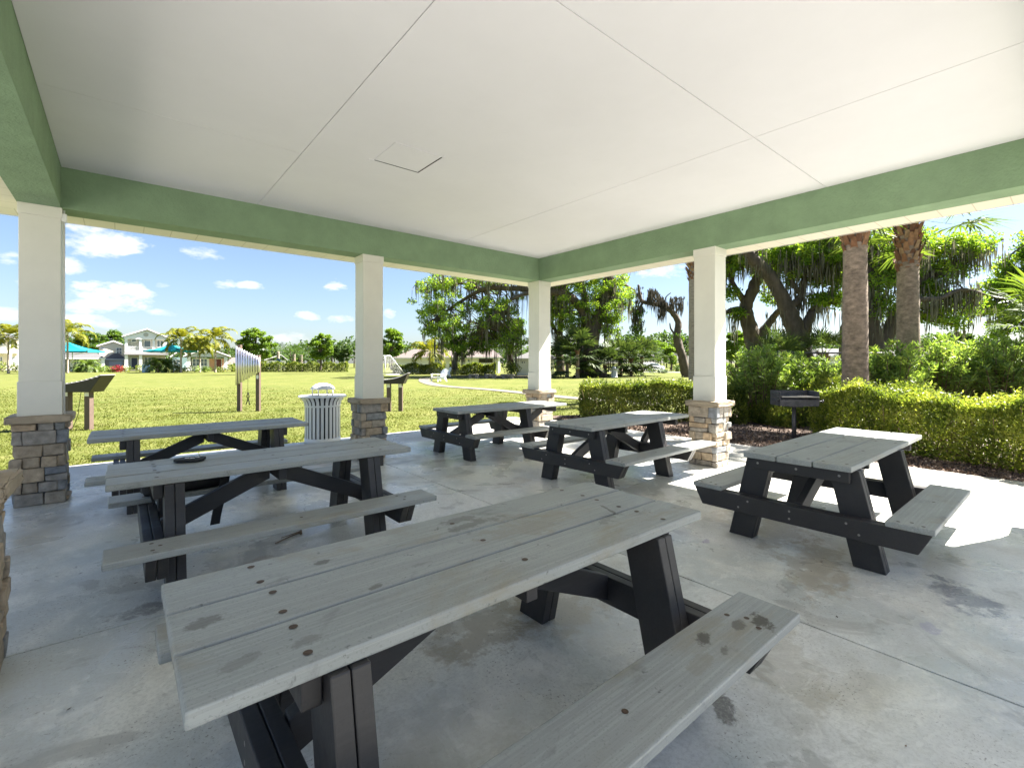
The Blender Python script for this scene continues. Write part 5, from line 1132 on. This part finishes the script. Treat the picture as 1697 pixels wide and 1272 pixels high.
# soccer goal
go = thing('soccer_goal', 'white framed soccer goal right of the middle column', 'goal', at(641, 62, -.06), STREET); k = 62/F; u = lambda px: (px-641)*k; zt = pz(589.5, 62)+.06
fl, fr_ = Vector((u(612), .6, 0)), Vector((u(641), -.8, 0))
tl, trp = fl+Vector((0, 0, zt)), fr_+Vector((0, 0, zt)); back = Vector((.9, 2.2, 0)); tb_ = Vector((.5, .7, 0))
for nm, seg in (('goalpost', [fl, tl]), ('goalpost', [fr_, trp]), ('crossbar', [tl, trp]), ('top_stay', [tl, tl+tb_]), ('top_stay', [trp, trp+tb_]), ('back_stay', [tl+tb_, fl+back]), ('back_stay', [trp+tb_, fr_+back+Vector((1.2, 0, 0))]), ('ground_bar', [fl, fl+back]), ('ground_bar', [fr_, fr_+back+Vector((1.2, 0, 0))]), ('ground_bar', [fl+back, fr_+back+Vector((1.2, 0, 0))])):
    bm = bmesh.new(); tube(bm, seg, .06, 8); obj(nm, bm, M['metalwhite'], go)
bm = bmesh.new()
def netp(a, b, c, e, n1, n2):
    for i in range(n1+1): tube(bm, [a.lerp(b, i/n1), e.lerp(c, i/n1)], .006, 3, cap=False)
    for i in range(n2+1): tube(bm, [a.lerp(e, i/n2), b.lerp(c, i/n2)], .006, 3, cap=False)
netp(tl+tb_, trp+tb_, fr_+back+Vector((1.2, 0, 0)), fl+back, 16, 16); netp(tl, tl+tb_, fl+back, fl, 5, 14); netp(trp, trp+tb_, fr_+back+Vector((1.2, 0, 0)), fr_, 5, 14)
obj('net', bm, M['metalwhite'], go)
# stone blocks round the fire ring
for px, py, w, lab in ((785, 626.5, .85, 'left one of three grey stone benches on the shaded lawn'), (813, 626.5, 1.0, 'middle one of three grey stone benches on the shaded lawn'), (842, 627, 1.15, 'right one of three grey stone benches, nearest the corner column')):
    t = thing('stone_bench', lab, 'bench', gp(px, py, -.06), STREET+random.uniform(-.5, .5), 'stone benches round the fire ring')
    for s in (-1, 1): bm = bmesh.new(); box(bm, s*w*.38-.14, s*w*.38+.14, -.2, .2, -.02, .30, bev=.015); obj('pier', bm, M['block'], t)
    bm = bmesh.new(); box(bm, -w*.6, w*.6, -.24, .24, .302, .42, bev=.02); obj('seat', bm, M['block'], t)
bm = bmesh.new(); c = gp(835, 624, -.06); bm.faces.new([bm.verts.new((c.x+RIGHT.x*5.5*math.cos(a)*(1+.1*math.sin(3*a))+FWD.x*4*math.sin(a), c.y+RIGHT.y*5.5*math.cos(a)+FWD.y*4*math.sin(a), -.045)) for a in np.linspace(0, 2*PI, 40)[:-1]]); structure(obj('mulch_ring', bm, M['mulch']))
# white car
car = thing('parked_car', 'white estate car parked far off beyond the young fan palms', 'car', at(1081, 84, -.04), STREET+.55)
def carsec(f, y0, y1, m, nm): bm = bmesh.new(); prism(bm, f, 'y', y0, y1, bev=.05); return obj(nm, bm, M[m], car)
carsec([(-2.2, .35), (2.25, .35), (2.3, .75), (2.1, .95), (1.15, 1.05), (.45, 1.55), (-1.5, 1.62), (-2.1, 1.15), (-2.25, .8)], -.88, .88, 'carpaint', 'body')
bm = bmesh.new()
for y in (-.895, .895):
    for f in ([(-1.75, 1.12), (-1.42, 1.5), (-.62, 1.5), (-.62, 1.1)], [(-.54, 1.1), (-.54, 1.5), (.36, 1.46), (.92, 1.08)]): bm.faces.new([bm.verts.new((x, y, z)) for x, z in (f if y > 0 else f[::-1])])
obj('side_window', bm, M['glass'], car)
bm = bmesh.new(); bm.faces.new([bm.verts.new(q) for q in ((1.12, -.72, 1.12), (1.12, .72, 1.12), (.56, .66, 1.53), (.56, -.66, 1.53))]); obj('windscreen', bm, M['glass'], car)
for x in (-1.4, 1.4):
    for y in (-.80, .80):
        bm = bmesh.new(); prism(bm, [(x+.35*math.cos(a), .35+.35*math.sin(a)) for a in np.linspace(0, 2*PI, 21)[:-1]], 'y', y-.11, y+.11); wh = obj('wheel', bm, M['rubber'], car)
        bm = bmesh.new(); ys = y+(.113 if y > 0 else -.113); bm.faces.new([bm.verts.new((x+.21*math.cos(a), ys, .35+.21*math.sin(a))) for a in np.linspace(0, 2*PI, 17)[:-1]]); obj('rim', bm, M['steelbolt'], wh)
for y in (-.62, .62): bm = bmesh.new(); box(bm, -2.285, -2.2, y-.18, y+.18, .82, 1.02, bev=.02); obj('tail_lamp', bm, M['lamp'], car); bm = bmesh.new(); box(bm, 2.16, 2.30, y-.2, y+.2, .72, .86, bev=.02); obj('headlight', bm, M['glass'], car)
# ================================================================ SKY, SUN, CAMERA
sd = Vector((.933, -.36, 1.2)).normalized(); elev = math.asin(sd.z); az = math.atan2(sd.x, sd.y)
W = bpy.data.worlds.new('World'); S.world = W; W.use_nodes = True; nt = W.node_tree; L = nt.links.new; bg = nt.nodes['Background']
sky = nt.nodes.new('ShaderNodeTexSky'); sky.sky_type = 'NISHITA'; sky.sun_disc = False; sky.sun_elevation = elev; sky.sun_rotation = az; sky.air_density = 1.0; sky.dust_density = 1.1; sky.ozone_density = 1.4
tc = nt.nodes.new('ShaderNodeTexCoord'); sp = nt.nodes.new('ShaderNodeSeparateXYZ'); L(tc.outputs['Generated'], sp.inputs[0])
def mth(op, a, b=None, cl=False):
    n = nt.nodes.new('ShaderNodeMath'); n.operation = op; n.use_clamp = cl
    for i, q in enumerate((a, b)):
        if q is None: continue
        if isinstance(q, (int, float)): n.inputs[i].default_value = q
        else: L(q, n.inputs[i])
    return n.outputs[0]
azn = mth('ARCTAN2', sp.outputs[1], sp.outputs[0]); eln = mth('ARCSINE', sp.outputs[2])
nz = nt.nodes.new('ShaderNodeTexNoise'); nz.inputs['Scale'].default_value = 22; nz.inputs['Detail'].default_value = 8; nz.inputs['Roughness'].default_value = .62
mp = nt.nodes.new('ShaderNodeMapping'); mp.inputs['Scale'].default_value = (1, 1, 2.2); L(tc.outputs['Generated'], mp.inputs[0]); L(mp.outputs[0], nz.inputs['Vector'])
nf = mth('MULTIPLY', mth('SUBTRACT', nz.outputs['Fac'], .5), 5.2)
cl = None
def ang(px, py): a = math.atan((px-CX)/F); return math.atan2(sn*0+cs*0+math.sin(YAW-a-0)*0, 1) if False else (math.atan2(FWD.y, FWD.x)-a, math.atan((HY-py)/F*math.cos(a)))
for px, py, rx, ry, s in ((170, 402, 78, 26, 1.0), (110, 440, 34, 14, .8), (15, 428, 22, 14, .8), (185, 486, 80, 22, 1.0), (150, 506, 66, 14, .8), (150, 532, 60, 12, .7), (335, 418, 36, 11, .7), (370, 469, 26, 9, .75), (412, 473, 26, 7, .85), (557, 472, 20, 13, 1.0), (510, 523, 26, 8, .75), (562, 529, 24, 8, .7), (645, 520, 12, 8, .8), (1100, 448, 44, 14, .9), (270, 520, 26, 8, .5), (270, 473, 16, 6, .5), (480, 560, 40, 10, .5), (60, 470, 30, 10, .5), (20, 520, 40, 16, .7), (1640, 480, 30, 12, .3)):
    a0, e0 = ang(px, py); a1, _ = ang(px+rx, py); _, e1 = ang(px, py-ry)
    u = mth('DIVIDE', mth('SUBTRACT', azn, a0), abs(a1-a0)); v = mth('DIVIDE', mth('SUBTRACT', eln, e0), abs(e1-e0))
    r2 = mth('ADD', mth('MULTIPLY', u, u), mth('MULTIPLY', v, v)); f = mth('MULTIPLY', mth('ADD', mth('SUBTRACT', .95, r2), nf), s*.85, True)
    f = mth('MULTIPLY', f, mth('LESS_THAN', r2, 3.0)); cl = f if cl is None else mth('MAXIMUM', cl, f)
gm = nt.nodes.new('ShaderNodeGamma'); gm.inputs[1].default_value = .92; L(sky.outputs[0], gm.inputs[0])
tint = nt.nodes.new('ShaderNodeVectorMath'); tint.operation = 'MULTIPLY'; tint.inputs[1].default_value = TINT; L(gm.outputs[0], tint.inputs[0])
mx = nt.nodes.new('ShaderNodeMix'); mx.data_type = 'RGBA'; L(cl, mx.inputs['Factor']); L(tint.outputs[0], mx.inputs['A']); mx.inputs['B'].default_value = (CLOUD, CLOUD, CLOUD*1.02, 1)
L(mx.outputs['Result'], bg.inputs['Color']); bg.inputs['Strength'].default_value = SKY
sl = bpy.data.lights.new('sun', 'SUN'); sl.energy = SUN; sl.angle = math.radians(.55); sl.color = (1, .95, .87)
so = bpy.data.objects.new('sun', sl); COL.objects.link(so); so.rotation_euler = (-sd).to_track_quat('-Z', 'Y').to_euler()
cam = bpy.data.cameras.new('camera'); co = bpy.data.objects.new('camera', cam); COL.objects.link(co); S.camera = co
cam.sensor_width = 36; cam.lens = F/1697*36; cam.shift_x = -(CX-848.5)/1697; cam.shift_y = -(636-HY)/1697; cam.clip_end = 3000; cam.clip_start = .02
co.location = (0, 0, H); co.rotation_euler = (PI/2, 0, YAW_CAM)
S.view_settings.view_transform = 'Standard'; S.view_settings.look = 'None'; S.view_settings.exposure = EXPO; S.view_settings.gamma = 1; S.view_settings.use_curve_mapping = False
S.cycles.max_bounces = 12; S.cycles.diffuse_bounces = 9; S.cycles.transparent_max_bounces = 8; S.cycles.use_denoising = True
try: S.cycles.sample_clamp_indirect = 8
except Exception: pass
